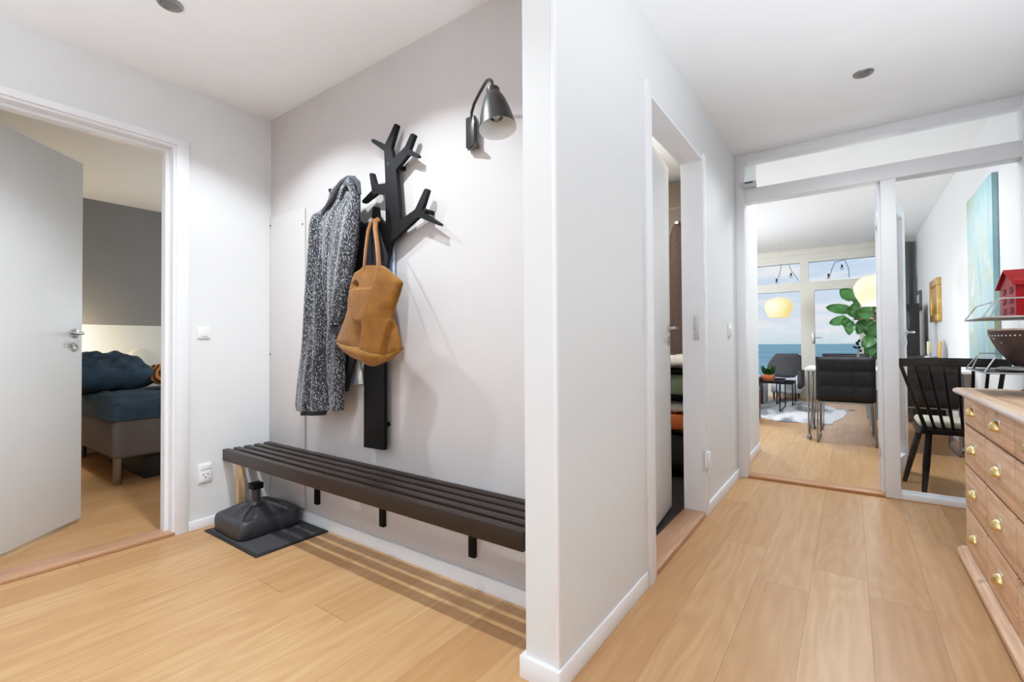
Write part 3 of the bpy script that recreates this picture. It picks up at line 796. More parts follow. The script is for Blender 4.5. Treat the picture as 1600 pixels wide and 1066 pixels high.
pr = [(.0,0),(.016,.0),(.024,.003),(.0245,.020),(.028,.026),(.033,.034),(.042,.055),(.051,.085),(.058,.115),(.063,.142),(.0665,.160)]
mesh('shade', B().lathe(pr, s0, 48, ax), M['lampblack'], t)
pri = [(.0,.030),(.024,.030),(.032,.038),(.041,.058),(.050,.087),(.057,.117),(.062,.143),(.0662,.1605)]
mesh('shade_lining', B().lathe(pri, s0, 48, ax), M['lampwhite'], t)
mesh('bulb', B().lathe([(.012,.04),(.013,.06),(.022,.078),(.028,.098),(.024,.116),(.012,.126),(0,.128)], s0, 24, ax), M['bulb'], t)

# ------------------------------------------------------------------ pine chest of drawers
CX, CY0, CY1, CT = .424, 1.30, 3.005, .785
t = thing('chest_of_drawers', (.65,2.2,0), 'stripped pine chest with rows of brass cup handle drawers against the corridor wall', 'chest of drawers')
mesh('carcass', B().box((CX+.006,CY0,.045), (XR-.016,CY1,CT-.022), .002), M['pinegap'], t)
b = B().box((CX-.025,CY0-.03,CT-.024), (XR-.016,CY1+.03,CT), .010, 3)
mesh('top', b, M['pinetop'], t)
mesh('top_moulding', B().tube([(CX-.022,CY0-.03,CT-.014), (CX-.022,CY1+.026,CT-.014), (XR-.018,CY1+.026,CT-.014)], .0115, 12), M['pineedge'], t)
b = B().prism([(CX+.012,CY0,.052),(CX-.012,CY0,.050),(CX-.030,CY0,.034),(CX-.030,CY0,.016),(CX+.012,CY0,.016)], (0,CY1+.012-CY0,0))
mesh('plinth', b, M['pine'], t)
mesh('base_frame', B().box((CX+.03,CY0+.05,0), (XR-.03,CY1-.03,.05)), M['pinegap'], t)
rowz = [(.629,.758), (.443,.619), (.251,.433), (.060,.241)]
colw = .4135; nc = 4
for r, (z0, z1) in enumerate(rowz):
    for c in range(nc):
        ya = CY1-.004-colw*(c+1)+.008; yb_ = CY1-.004-colw*c-.007
        if ya < CY0: ya = CY0+.004
        dr = mesh('drawer', B().box((CX,ya,z0), (CX+.10,yb_,z1), .004), M['pine'], t)
        hy_ = (ya+yb_)/2; hz = z0+(z1-z0)*.50
        b = B()
        prof_ = [(.0300,.0),(.0300,.004),(.027,.013),(.021,.020),(.012,.0245),(.0,.026)]
        # half dome, open below
        b.lathe(prof_, (CX,hy_,hz-.008), 20, (-1,0,0))
        for v in list(b.bm.verts):
            if v.co.z < hz-.010: v.co.z = hz-.010 - (hz-.010-v.co.z)*.28
        for v in b.bm.verts: v.co.y = hy_ + (v.co.y-hy_)*1.0
        h = mesh('cup_handle', b, M['brass'], dr, smooth=60)
        b = B().box((CX-.002,hy_-.034,hz-.014), (CX+.001,hy_+.034,hz+.030), .001); mesh('back_plate', b, M['brassin'], dr)

# ------------------------------------------------------------------ two tier wire stand with its things
sx0, sx1, sy0, sy1 = .428, .845, 2.52, 2.86
zU, zL = 1.095, .942
zU = onX(1537,496,sx0).z; zL = onX(1538,583,sx0).z
sy0 = onX(1537,540,sx0).y; sy1 = onX(1508.5,540,sx0).y
t = thing('wire_stand', ((sx0+sx1)/2,(sy0+sy1)/2,CT), 'two tier grey wire stand on the pine chest', 'stand')
def tray(z, name):
    b = B().box((sx0,sy0,z-.004), (sx1,sy1,z+.004), .002)
    mesh(name, b, M['wire'] if name == 'upper_tray' else M['black'], t)
    r = .0027; hh = .062; ins = .035; b = B()
    for x, s_ in ((sx0,1), (sx1,-1)):
        b.tube([(x,sy0,z+.002), (x+s_*ins,sy0+.02,z+hh), (x+s_*ins,sy1-.02,z+hh), (x,sy1,z+.002)], r, 8)
    for y in (sy0, sy1):
        b.tube([(sx0,y,z), (sx1,y,z)], r, 8)
    b.tube([(sx0,sy0,z), (sx0,sy1,z)], r, 8); b.tube([(sx1,sy0,z), (sx1,sy1,z)], r, 8)
    yr = sy0 if name == 'upper_tray' else sy1
    b.tube([(sx0+.02,yr,z), (sx0+.045,yr,z+hh+.01), (sx1-.045,yr,z+hh+.01), (sx1-.02,yr,z)], r, 8)
    mesh('gallery_wire', b, M['wire'], t)
tray(zU, 'upper_tray'); tray(zL, 'lower_tray')
for (x, y, zt) in ((sx1-.16,sy0+.03,zL-.004), (sx0+.19,sy1-.004,zU-.004), (sx1-.06,sy1-.004,zU-.004)):
    mesh('upright', B().tube([(x+.02,y,zt), (x+.006,y,min(zt,zL)), (x-.008,y,CT+.004)], .0040, 10).lathe([(0,0),(.014,0),(.012,.006),(0,.006)], (x-.008,y,CT+.0003), 14), M['wire'], t)

# red tin house
hx0, hx1 = .525, .745; zb = zU+.0045
hc = onX(1588,493,hx0); hy0 = hc.y; hy1 = onX(1563,493,hx0).y
hw = hy1-hy0; ze = zb+.150; za = zb+.222
ze = onX(1560,449,hx0).z; za = onX(1573,422,hx0).z
t = thing('tin_house_lantern', ((hx0+hx1)/2,(hy0+hy1)/2,zb), 'red tin house with small square windows on the upper tray', 'ornament')
ymid = (hy0+hy1)/2
mesh('walls', B().prism([(hx0,hy0,zb),(hx0,hy1,zb),(hx0,hy1,ze),(hx0,ymid,za-.008),(hx0,hy0,ze)], (hx1-hx0,0,0)), M['redtin'], t, smooth=0)
b = B(); o_ = .016
for s_, yy in ((-1,hy0), (1,hy1)):
    e = Vector((0, yy+s_*o_, ze-.012)); a_ = Vector((0,ymid,za))
    b.prism([(hx0-.012,e.y,e.z),(hx0-.012,a_.y,a_.z),(hx0-.012,a_.y,a_.z-.006),(hx0-.012,e.y,e.z-.004)], (hx1-hx0+.024,0,0))
mesh('roof', b, M['redtin2'], t, smooth=0)
wh = (ze-zb)
for r in range(3):
    zc = zb + wh*(.17+.30*r)
    for k in range(2):
        yy = hy0+hw*(.28+.42*k); w_ = hw*.10
        f = mesh('window', B().box((hx0-.0015,yy-w_,zc-.013), (hx0+.002,yy+w_,zc+.013)), M['darkwin'], t, smooth=0)
        mesh('glazing_bars', B().box((hx0-.003,yy-w_*.12,zc-.014), (hx0,yy+w_*.12,zc+.014)).box((hx0-.003,yy-w_,zc-.0025), (hx0,yy+w_,zc+.0025)), M['redtin'], f, smooth=0)
    for k in range(3):
        xx = hx0+(hx1-hx0)*(.2+.3*k)
        f = mesh('window', B().box((xx-.014,hy0-.0015,zc-.013), (xx+.014,hy0+.002,zc+.013)), M['darkwin'], t, smooth=0)
        mesh('glazing_bars', B().box((xx-.002,hy0-.003,zc-.014), (xx+.002,hy0,zc+.014)).box((xx-.014,hy0-.003,zc-.0025), (xx+.014,hy0,zc+.0025)), M['redtin'], f, smooth=0)

# wooden bowl and pebbles on the lower tray
by = (sy0+sy1)/2 - .04
lp = onY(1543,520,by); cbx = lp.x+.152; zrim = onY(1543,517,by).z; zbot = zL+.0045
hb_ = zrim-zbot
t = thing('wooden_bowl', (cbx,by,zbot), 'round dark wooden bowl with white bead inlay on the lower tray', 'bowl')
pr = [(.0,0),(.05,0),(.085,.016*hb_/.1),(.117,.045*hb_/.1),(.138,.070*hb_/.1),(.148,.088*hb_/.1),(.152,hb_),(.146,hb_+.002),(.140,.088*hb_/.1),(.112,.048*hb_/.1),(.07,.02*hb_/.1),(0,.012)]
mesh('bowl_body', B().lathe(pr, (cbx,by,zbot), 56), M['bowl'], t, smooth=50)
mesh('rim', B().lathe([(.1515,hb_-.002),(.153,hb_+.003),(.149,hb_+.006),(.1445,hb_+.002)], (cbx,by,zbot), 56), M['pineedge'], t)
b = B()
for k in range(64):
    th = 2*PI*k/64; b.ball((cbx+.1515*math.cos(th), by+.1515*math.sin(th), zbot+hb_*.87), .0028, 4)
for k in range(8):
    th = 2*PI*k/8+.35
    for j in range(7):
        f = .80-.10*j; rr = .1475-.010*j-.0012*j*j; dth = .10*((j % 2)-.5)+.06*j
        b.ball((cbx+rr*1.005*math.cos(th+dth), by+rr*1.005*math.sin(th+dth), zbot+hb_*f), .0028, 4)
inl = mesh('bead_inlay', b, M['paper'], t); inl['kind'] = 'stuff'
for k, (dx, dy, s_, w_) in enumerate(((.07,.05,.020,'left'), (.105,.03,.017,'front'), (.115,.085,.021,'middle'), (.16,.05,.018,'right'), (.20,.09,.019,'far right'))):
    o = mesh('pebble', B().ball((sx0+dx,sy0+dy+.02,zL+.0045+s_*.5), s_, 8, (1.4,1,.5)), M['stone'], base=(sx0+dx,sy0+dy+.02,zL+.004))
    tag(o, 'small grey pebble on the lower wire tray, %s of its group' % ('leftmost','front','middle','second from right','rightmost')[k], 'pebble', 'pebbles on the lower tray')
# ------------------------------------------------------------------ living room
# dining table
TX0, TX1, TY0, TY1, TZ = -.390, .868, 5.72, 6.55, .735
t = thing('dining_table', ((TX0+TX1)/2,(TY0+TY1)/2,0), 'white topped dining table with steel hairpin legs', 'dining table')
mesh('table_top', B().box((TX0,TY0,TZ-.024), (TX1,TY1,TZ), .004), M['tabletop'], t)
for (x, y, sx, sy) in ((TX0+.03,TY0+.05,1,1), (TX0+.03,TY1-.08,1,-1), (TX1-.05,TY0+.05,-1,1), (TX1-.05,TY1-.08,-1,-1)):
    mesh('leg', B().tube([(x,y,TZ-.024), (x,y,.05)], .0085, 10).tube([(x+sx*.05,y,TZ-.024), (x+sx*.012,y,.05)], .0075, 10).tube([(x,y+sy*.07,TZ-.024), (x,y+sy*.012,.05)], .0075, 10)
         .box((x-.02,y-.02,TZ-.03), (x+sx*.07,y+.02,TZ-.024)).lathe([(0,.0),(.021,.002),(.024,.02),(.021,.04),(.010,.055),(0,.055)], (x+sx*.004,y,0), 16), M['steel'], t)

# quilted leather dining chairs (built facing +Y at the origin)
def make_chair(label):
    t = thing('dining_chair', (0,0,0), label, 'dining chair', 'black leather dining chairs')
    W = .236
    def cushion(lo, hi, ax):
        """quilted pad: puffed 3 x 3 squares on both faces"""
        lo = Vector(lo); hi = Vector(hi); b = B(); N = 24
        def puff(u, v): return (abs(math.sin(3*PI*u))*abs(math.sin(3*PI*v)))**.35
        o1, o2 = (0, 2) if ax == 1 else (0, 1)
        for side, sg in ((lo[ax], -1), (hi[ax], 1)):
            def fn(u, v):
                p = Vector((0,0,0)); e = min(u, 1-u, v, 1-v)
                p[o1] = lo[o1]+(hi[o1]-lo[o1])*u; p[o2] = lo[o2]+(hi[o2]-lo[o2])*v
                mid = (lo[ax]+hi[ax])/2
                edge_ = min(1, e/.06)**.5
                p[ax] = mid + sg*((hi[ax]-lo[ax])/2*(.55+.45*edge_) - .010*(1-puff(u, v)))
                return p
            b.grid(fn, N, N)
        bmesh.ops.holes_fill(b.bm, edges=[e for e in b.bm.edges if e.is_boundary])
        # close the rim between both faces
        be = [e for e in b.bm.edges if e.is_boundary]
        if be: bmesh.ops.bridge_loops(b.bm, edges=be)
        return b
    mesh('backrest', cushion((-W,-.035,.435), (W,.035,.860), 1), M['leather'], t, smooth=70)
    mesh('seat', cushion((-W,.02,.405), (W,.50,.465), 2), M['leather'], t, smooth=70)
    for s_ in (-1, 1):
        x = s_*(W-.012)
        mesh('side_frame', B().tube([(x,.0,.80), (x,.005,.45), (x+s_*.008,.055,.02), (x+s_*.008,.075,.010), (x+s_*.008,.61,.010), (x+s_*.008,.63,.025), (x,.46,.40)], .0085, 10), M['steel'], t)
    mesh('cross_bar', B().tube([(-W+.012,.012,.415), (W-.012,.012,.415)], .008, 10), M['steel'], t)
    mesh('cross_bar', B().tube([(-W+.012,.45,.40), (W-.012,.45,.40)], .008, 10), M['steel'], t)
    return t
c1 = make_chair('black quilted leather dining chair with its back to the corridor, seen through the open doorway')
c1.location = (-.045,5.55,0)
c2 = copy_tree(c1); c2.location = (.530,5.50,0)
c2['label'] = 'black quilted leather dining chair seen behind the glass pane and the spindle chair'
c3 = copy_tree(c1); c3.location = (-.05,7.03,.0035); c3.rotation_euler = (0,0,PI)
c3['label'] = 'dark leather dining chair on the far side of the white table'

# black spindle back chair just behind the glass
t = thing('spindle_chair', (.56,4.30,0), 'black wooden spindle back chair behind the glass pane', 'spindle chair')
zs_ = .42
seat = [(.375,4.13),(.73,4.16),(.765,4.22),(.745,4.55),(.70,4.60),(.41,4.57),(.365,4.52),(.355,4.20)]
mesh('seat', B().prism([(x,y,zs_-.03) for x, y in seat], (0,0,.03)), M['black'], t)
for (x, y, fx, fy) in ((.42,4.18,.375,4.035), (.41,4.50,.305,4.40), (.70,4.20,.775,4.06), (.70,4.53,.765,4.70)):
    mesh('leg', B().tube([(x,y,zs_-.02), ((x+fx)/2,(y+fy)/2,zs_/2), (fx,fy,0)], [.019,.021,.013], 14), M['black'], t)
mesh('top_rail', B().grid(lambda u, v: (.245+.55*u, 4.115-.05*math.sin(PI*u)+.0, .835+.055*v+.006*math.sin(PI*u)), 24, 3), M['black'], t, solid=.022)
for k in range(8):
    u = k/7; x0_ = .405+.315*u; x1_ = .275+.49*u
    thick = .0115 if k in (0, 7) else .0085
    mesh('spindle', B().tube([(x0_,4.165,zs_-.01), ((x0_+x1_)/2,4.14,.63), (x1_,4.118-.05*math.sin(PI*(x1_-.245)/.55),.845)], [thick,thick*1.1,thick], 10), M['black'], t)
o = mesh('seat_cushion', B().box((.372,4.20,zs_+.001), (.745,4.55,zs_+.05), .022, 4), M['beige'], base=(.56,4.37,zs_)); tag(o, 'beige seat cushion on the black spindle chair', 'cushion')

# sideboard with candles, by the right wall
t = thing('sideboard', (.68,7.5,0), 'low dark sideboard against the right wall, under the gilt frame', 'sideboard')
mesh('cabinet', B().box((.58,6.95,.08), (XR-.02,8.3,.79), .006), M['black'], t)
mesh('top', B().box((.56,6.90,.79), (XR-.02,8.33,.82), .010, 3), M['bench'], t)
mesh('plinth', B().box((.62,7.0,0), (XR-.02,8.25,.08)), M['black'], t)
for k in range(3): mesh('door', B().box((.568,6.97+.44*k,.10), (.582,7.39+.44*k,.77), .003), M['black'], t)
p = onY(1452,556,7.35); 
t = thing('candle_holder', (p.x,7.35,.82), 'small silver candle holder on the dark sideboard', 'candle holder')
mesh('foot', B().lathe([(0,0),(.05,0),(.045,.012),(.02,.022),(.016,.03),(.024,.038),(.024,.05),(0,.05)], (p.x,7.35,.82), 24), M['chrome'], t)
o = mesh('candle', B().lathe([(0,.0),(.021,0),(.021,.135),(.006,.14),(0,.14)], (p.x,7.35,.868), 18), M['candle'], base=(p.x,7.35,.868)); tag(o, 'cream pillar candle in the silver holder', 'candle', 'candles on the sideboard')
mesh('wick', B().tube([(p.x,7.35,1.007), (p.x,7.35,1.02)], .002, 6), M['darkhole'], o)
for (px, mat, yy, hh, lab) in ((1470,'candle_y',7.18,.185,'tapered yellow candle standing on the dark sideboard'), (1476.5,'candle_g',7.08,.19,'pale grey candle at the near end of the sideboard')):
    p = onY(px,556,yy); x = min(p.x, XR-.03)
    o = mesh('candle', B().lathe([(0,0),(.024,0),(.023,hh*.6),(.010,hh),(0,hh+.004)], (x,yy,.82), 18), M[mat], base=(x,yy,.82)); tag(o, lab, 'candle', 'candles on the sideboard')
    mesh('wick', B().tube([(x,yy,.82+hh), (x,yy,.82+hh+.012)], .002, 6), M['darkhole'], o)
# tall dark cabinet in the far corner
t = thing('tall_cabinet', (.62,8.85,0), 'tall narrow glossy black cabinet in the far right corner', 'cabinet')
zt = onY(1430,474,8.6).z; tx1 = onY(1437,500,8.6).x
mesh('cabinet', B().box((tx1-.40,8.6,0), (tx1,9.1,zt), .01), M['leather'], t)
mesh('door', B().box((tx1-.38,8.585,.08), (tx1-.02,8.6,zt-.04), .004), M['leather'], t)
mesh('knob', B().lathe([(0,0),(.012,.004),(.014,.016),(0,.02)], (tx1-.33,8.585,1.05), 12, (0,-1,0)), M['chrome'], t)

# curtain at the window wall
p0, p1 = onY(1419,430,9.7), onY(1434,430,9.7)
b = B(); b.grid(lambda u, v: (.42+.44*u, 9.78+.03*math.sin(u*22), .02+(onY(1427,376,9.7).z-.02)*v), 80, 4)
o = mesh('curtain', b, M['curtain'], base=(.64,9.78,.02), solid=.006, smooth=80); tag(o, 'dark grey curtain at the right end of the window wall', 'curtain')

# pictures on the right wall
def pic(name, xw, y0, y1, z0, z1, fw, fmat, imat, label, cat, depth=.03):
    t = thing(name, (xw,(y0+y1)/2,z0), label, cat)
    b = B()
    for lo, hi in (((y0,z0),(y1,z0+fw)), ((y0,z1-fw),(y1,z1)), ((y0,z0+fw),(y0+fw,z1-fw)), ((y1-fw,z0+fw),(y1,z1-fw))):
        b.box((xw-depth,lo[0],lo[1]), (xw,hi[0],hi[1]), .006)
    mesh('frame', b, fmat, t)
    mesh('picture', B().box((xw-depth*.6,y0+fw,z0+fw), (xw,y1-fw,z1-fw)), imat, t)
    return t
ya, yb_ = onX(1471.5,470,XR).y, onX(1459.5,470,XR).y
pic('gilt_frame', XR, ya, yb_, onX(1465,503,XR).z, onX(1465,437,XR).z, .085, M['gold'], M['gold'], 'narrow gilt framed picture on the right wall', 'picture frame', .045)
ya, yb_ = onX(1441,470,XR).y, onX(1434.5,470,XR).y
pic('small_frame', XR, ya, yb_, onX(1438,486,XR).z, onX(1438,455,XR).z, .05, M['curtain'], M['lightgrey'], 'small grey framed picture farthest along the right wall', 'picture frame')
ya, yb_ = onX(1562,400,XR).y, onX(1520,400,XR).y
t = thing('canvas_painting', (XR,(ya+yb_)/2,.84), 'tall unframed abstract painting in pale blue and green on the right wall', 'painting')
mesh('canvas', B().box((XR-.035,ya,onX(1519,560,XR).z), (XR-.001,yb_,onX(1521,312,XR).z), .003), M['painting'], t)

# pendant lamps
def make_pendant(label):
    t = thing('pendant_lamp', (0,0,0), label, 'pendant lamp', 'cream pendant lamps')
    pr = [(.0,.175),(.06,.172),(.13,.155),(.18,.115),(.208,.06),(.21,.02),(.195,-.04),(.17,-.095),(.145,-.14),(.135,-.155),(.12,-.157),(.0,-.157)]
    mesh('shade', B().lathe(pr, (0,0,0), 40), M['pendant'], t, smooth=60)
    mesh('cap', B().lathe([(0,.19),(.02,.19),(.035,.172),(0,.172)], (0,0,0), 20), M['lampwhite'], t)
    mesh('cord', B().tube([(0,0,.185), (0,0,1.02)], .003, 6), M['lightgrey'], t)
    return t
def place_pendant(o, px, py, d):
    v = ((px-800)*_R + (CY-py)*_U)/FPX + _F
    o.location = CAM + v*d
q1 = make_pendant('lit cream pendant lamp hanging in front of the left window'); place_pendant(q1, 1216.5, 482, 7.9)
q2 = copy_tree(q1); q2['label'] = 'lit cream pendant lamp over the dining table, partly behind the door post'; place_pendant(q2, 1371, 455, 5.05)
for q in (q1, q2):
    for c in q.children:
        if c.name.startswith('cord'):
            c.data = c.data.copy()
            for v in c.data.vertices:
                if v.co.z > .5: v.co.z = HL-q.location.z

# string lights inside the transom windows
t = thing('string_lights', onY(1290,415,YF-.015), 'black wire of festoon bulbs across the top windows', 'string lights')
YS = YF-.015
cords = [((1220,413),(1220,420),(1217,432),(1213,441)), ((1233,415),(1237,424),(1243,432),(1248,439)), ((1305,409),(1300,420),(1297,430),(1293,436)), ((1306,410),(1312,408),(1320,406),(1326,420),(1327,434))]
b = B()
for c in cords: b.tube([onY(x, y, YS) for x, y in c], .0055, 6)
mesh('wire', b, M['darkhole'], t)
for (x, y) in ((1213.5,440), (1236,431), (1294.5,432), (1315.5,418)):
    q = onY(x, y, YS); mesh('lamp_holder', B().lathe([(0,.05),(.014,.05),(.016,0),(0,0)], q, 12), M['darkhole'], t)
    mesh('bulb', B().ball(q+Vector((0,0,-.018)), .024, 6), M['bulb'], t)

# fiddle leaf fig
YP = 7.75
t = thing('fig_plant', (.32,YP,0), 'large leaved green fig plant by the balcony door', 'plant')
mesh('pot', B().lathe([(0,0),(.15,0),(.19,.34),(.20,.36),(.185,.36),(.175,.30),(0,.30)], (.32,YP,0), 32), M['pot'], t)
b = B(); b.tube([(.32,YP,.3), (.31,YP,.8), (.30,YP-.03,1.2), (.22,YP-.05,1.55)], [.024,.02,.016,.009], 10)
j1 = onY(1370,500,YP-.05); j2 = onY(1332,500,YP-.05); j3 = onY(1350,486,YP)
b.tube([(.30,YP-.03,1.15), j1, onY(1352,499,YP-.05), j2], [.014,.011,.009,.006], 8)
b.tube([j1, onY(1355,488,YP), onY(1338,478,YP), onY(1330,468,YP)], [.010,.008,.007,.005], 8)
mesh('stem', b, M['stem'], t)
def leaf(b, p0, p1, w, droop=.05, up=Vector((0,-1,.3))):
    p0 = Vector(p0); p1 = Vector(p1); d = p1-p0; L = d.length; s_ = d.cross(up).normalized(); nrm = s_.cross(d).normalized()
    def fn(u, v):
        wv = w*(math.sin(PI*min(1, v**.75*1.0)))**.7*(1.05 if v > .4 else .95)
        x = (u-.5)*2
        return p0+d*v + s_*x*wv + nrm*(.02*x*x*math.copysign(1, 1) + .012*math.sin(9*v)*x) + Vector((0,0,-droop*v*v))
    b.grid(fn, 6, 10)
b = B()
LV = [((1337,468),(1312,452),.085), ((1330,486),(1290,480),.078), ((1333,492),(1322,482),.06), ((1326,499),(1296,505),.075), ((1328,500),(1327,523),.062), ((1352,499),(1339,522),.075),
      ((1333,497),(1338,470),.07), ((1345,478),(1335,460),.06), ((1345,497),(1362,478),.085), ((1336,500),(1352,482),.075), ((1362,500),(1355,524),.085), ((1366,505),(1372,530),.10), ((1368,525),(1348,542),.085), ((1366,540),(1374,562),.09), ((1372,520),(1352,560),.08),
      ((1352,482),(1372,474),.08), ((1326,497),(1318,510),.055), ((1370,500),(1392,480),.09), ((1372,490),(1398,510),.09), ((1374,480),(1385,455),.085), ((1376,520),(1400,545),.09), ((1372,470),(1362,446),.07)]
for i, (a, c, w) in enumerate(LV):
    dy = (-.06, .05, 0, -.03)[i % 4]
    leaf(b, onY(*a, YP+dy), onY(*c, YP+dy-.03*((i % 3)-1)), w*1.0, .01, Vector((.25*((i % 3)-1),-1,.35)))
mesh('foliage', b, M['leaf'], t, smooth=80)
# a dry sprig in a bottle on the table
q = onY(1341,573,6.3)
t = thing('sprig_vase', (q.x,6.3,TZ), 'thin dark sprig in a slim bottle on the white table', 'vase')
mesh('bottle', B().lathe([(0,0),(.028,0),(.03,.07),(.012,.11),(.011,.15),(.009,.15),(.009,.01),(0,.01)], (q.x,6.3,TZ), 18), M['bulb'], t)
b = B(); tp = onY(1341.5,531,6.3); b.tube([(q.x,6.3,TZ+.02), (q.x,6.3,TZ+.2), tp], .003, 6)
mesh('twig', b, M['stem'], t)
b = B()
for (a, c) in (((1339,545),(1332,542)), ((1341,546),(1345,541)), ((1341,540),(1337,534)), ((1341.5,548),(1347,550)), ((1341,536),(1344,530))): leaf(b, onY(*a, 6.3), onY(*c, 6.3), .014, .0)
mesh('leaves', b, M['navy_d'], t, smooth=80)

# lounge chair at the window
t = thing('lounge_chair', (-.98,9.35,0), 'grey lounge chair with white shell seat facing the sea', 'lounge chair')
lx0, lx1 = onY(1201,590,9.3).x, onY(1252,590,9.3).x
zbk = onY(1225,553,9.2).z; zst = onY(1230,586,9.2).z
def back(u, v):
    x = lx0+(lx1-lx0)*u; c = math.sin(PI*u)
    top_ = zbk - (.20*max(0, (.30-u)/.30)**1.3) - .04*max(0, (u-.88)/.12)
    return (x, 9.25-.06*c+.03+.20*(abs(u-.5)*2)**3*0, zst-.04+(top_-zst+.04)*v)
mesh('backrest', B().grid(back, 24, 8), M['grey'], t, solid=.06, smooth=80)
mesh('seat_shell', B().box((lx0+.04,9.22,.14), (lx1,9.90,zst), .03, 4), M['lightgrey'], t)
mesh('armrest', B().box((lx0,9.2,zst-.05), (lx0+.06,9.85,zst+.16), .02, 3), M['grey'], t)
mesh('armrest', B().box((lx1-.05,9.2,.22), (lx1+.015,9.85,zst+.06), .02, 3), M['grey'], t)
for x in (lx0+.08, lx1-.08):
    for y in (9.28, 9.84): mesh('leg', B().tube([(x,y,.16), (x,y,0)], [.018,.012], 10), M['walnut'], t)

# black nested side tables
def side_table(x0, x1, y0, y1, z, label):
    t = thing('side_table', ((x0+x1)/2,(y0+y1)/2,0), label, 'side table', 'black steel side tables')
    mesh('tray_top', B().box((x0,y0,z-.012), (x1,y1,z), .003).box((x0,y0,z), (x1,y0+.006,z+.025)).box((x0,y1-.006,z), (x1,y1,z+.025)).box((x0,y0,z), (x0+.006,y1,z+.025)).box((x1-.006,y0,z), (x1,y1,z+.025)), M['black'], t)
    for x in (x0+.01, x1-.01):
        mesh('leg_frame', B().tube([(x,y0+.01,z-.005), (x,y0+.01,.008), (x,y1-.01,.008), (x,y1-.01,z-.005)], .008, 8), M['black'], t)
    return t
side_table(-1.55,-.825,7.76,8.48,.415, 'nearer black steel side table with the copper planter on it')
side_table(-.98,-.74,8.62,9.12,.345, 'lower black steel side table beside the lounge chair')
q = onY(1201,598,8.1)
t = thing('copper_planter', (q.x,8.1,.415), 'square copper planter with a small green plant on the side table', 'planter')
mesh('pot', B().box((q.x-.08,8.03,.4155), (q.x+.08,8.17,.515), .008), M['copper'], t)
b = B()
for k in range(26):
    a = k*2.4; l = .06+.06*random.random(); p0 = Vector((q.x+.04*math.cos(a),8.1+.04*math.sin(a),.51))
    leaf(b, p0, p0+Vector((.06*math.cos(a),.05*math.sin(a),l+.03)), .018, .0)
mesh('foliage', b, M['leaf'], t, smooth=80)
q2_ = onY(1187,600,7.95)
for k, (dz, mat, lab) in enumerate(((0,'black','black book at the bottom of the stack on the side table'), (.03,'walnut','brown book in the middle of the stack on the side table'), (.06,'paper','white book on top of the stack on the side table'))):
    bx = B().box((-1.42+.01*k,7.86,.415+dz), (q2_.x+.02-.01*k,8.1,.445+dz), .003)
    o = mesh('book', bx, M[mat], base=(-1.25,7.98,.415+dz)); tag(o, lab, 'book', 'books on the side table')
# felt box under the tables
t = thing('storage_box', (-1.35,8.85,0), 'charcoal felt box with a pale side behind the side table', 'storage box')
mesh('box', B().box((-1.7,8.62,0), (-1.16,9.1,.36), .01), M['grey'], t)
mesh('pale_side', B().box((-1.16,8.63,.01), (-1.15,9.09,.35), .002), M['lightgrey'], t)
# wooden stool, only its corner shows past the wall
t = thing('wooden_stool', (-1.25,6.75,0), 'brown wooden stool standing just past the corridor wall', 'stool')
mesh('seat', B().box((-1.5,6.58,.375), (-.965,6.95,.405), .006), M['walnut'], t)
for (x, y) in ((-.998,6.61), (-.998,6.92), (-1.47,6.61), (-1.47,6.92)): mesh('leg', B().box((x-.03,y-.03,0), (x+.03,y+.03,.375), .004), M['walnut'], t)
mesh('seat_pad', B().box((-1.49,6.59,.405), (-.975,6.94,.425), .008), M['lightgrey'], t)

for o in COL.objects:
    if o.parent is None and o.name.split('.')[0] in ('side_table','lounge_chair','storage_box','copper_planter','book'): o.location.z += .0052
# cowhide rug
rg = [(1160,647),(1186,652),(1203,656),(1215,659),(1232,660.5),(1250,661),(1270,663),(1288,664),(1300,663.5),(1303,659),(1312,656),(1318,653),(1324,645),(1319,643.2),(1338,641.5),(1318,640),(1303,638),(1292,633),(1278,630),(1262,628),(1240,625),(1215,623),(1190,626),(1165,630)]
P_ = [onZ(x, y, .0) for x, y in rg]
b = B().prism([(p.x,p.y,.0005) for p in P_], (0,0,.004))
b.bm.normal_update(); bmesh.ops.triangulate(b.bm, faces=[f for f in b.bm.faces if len(f.verts) > 4])
o = mesh('cowhide_rug', b, M['rug'], base=(-.6,8,0), smooth=0); tag(o, 'grey and white cowhide rug with ragged outline', 'rug')

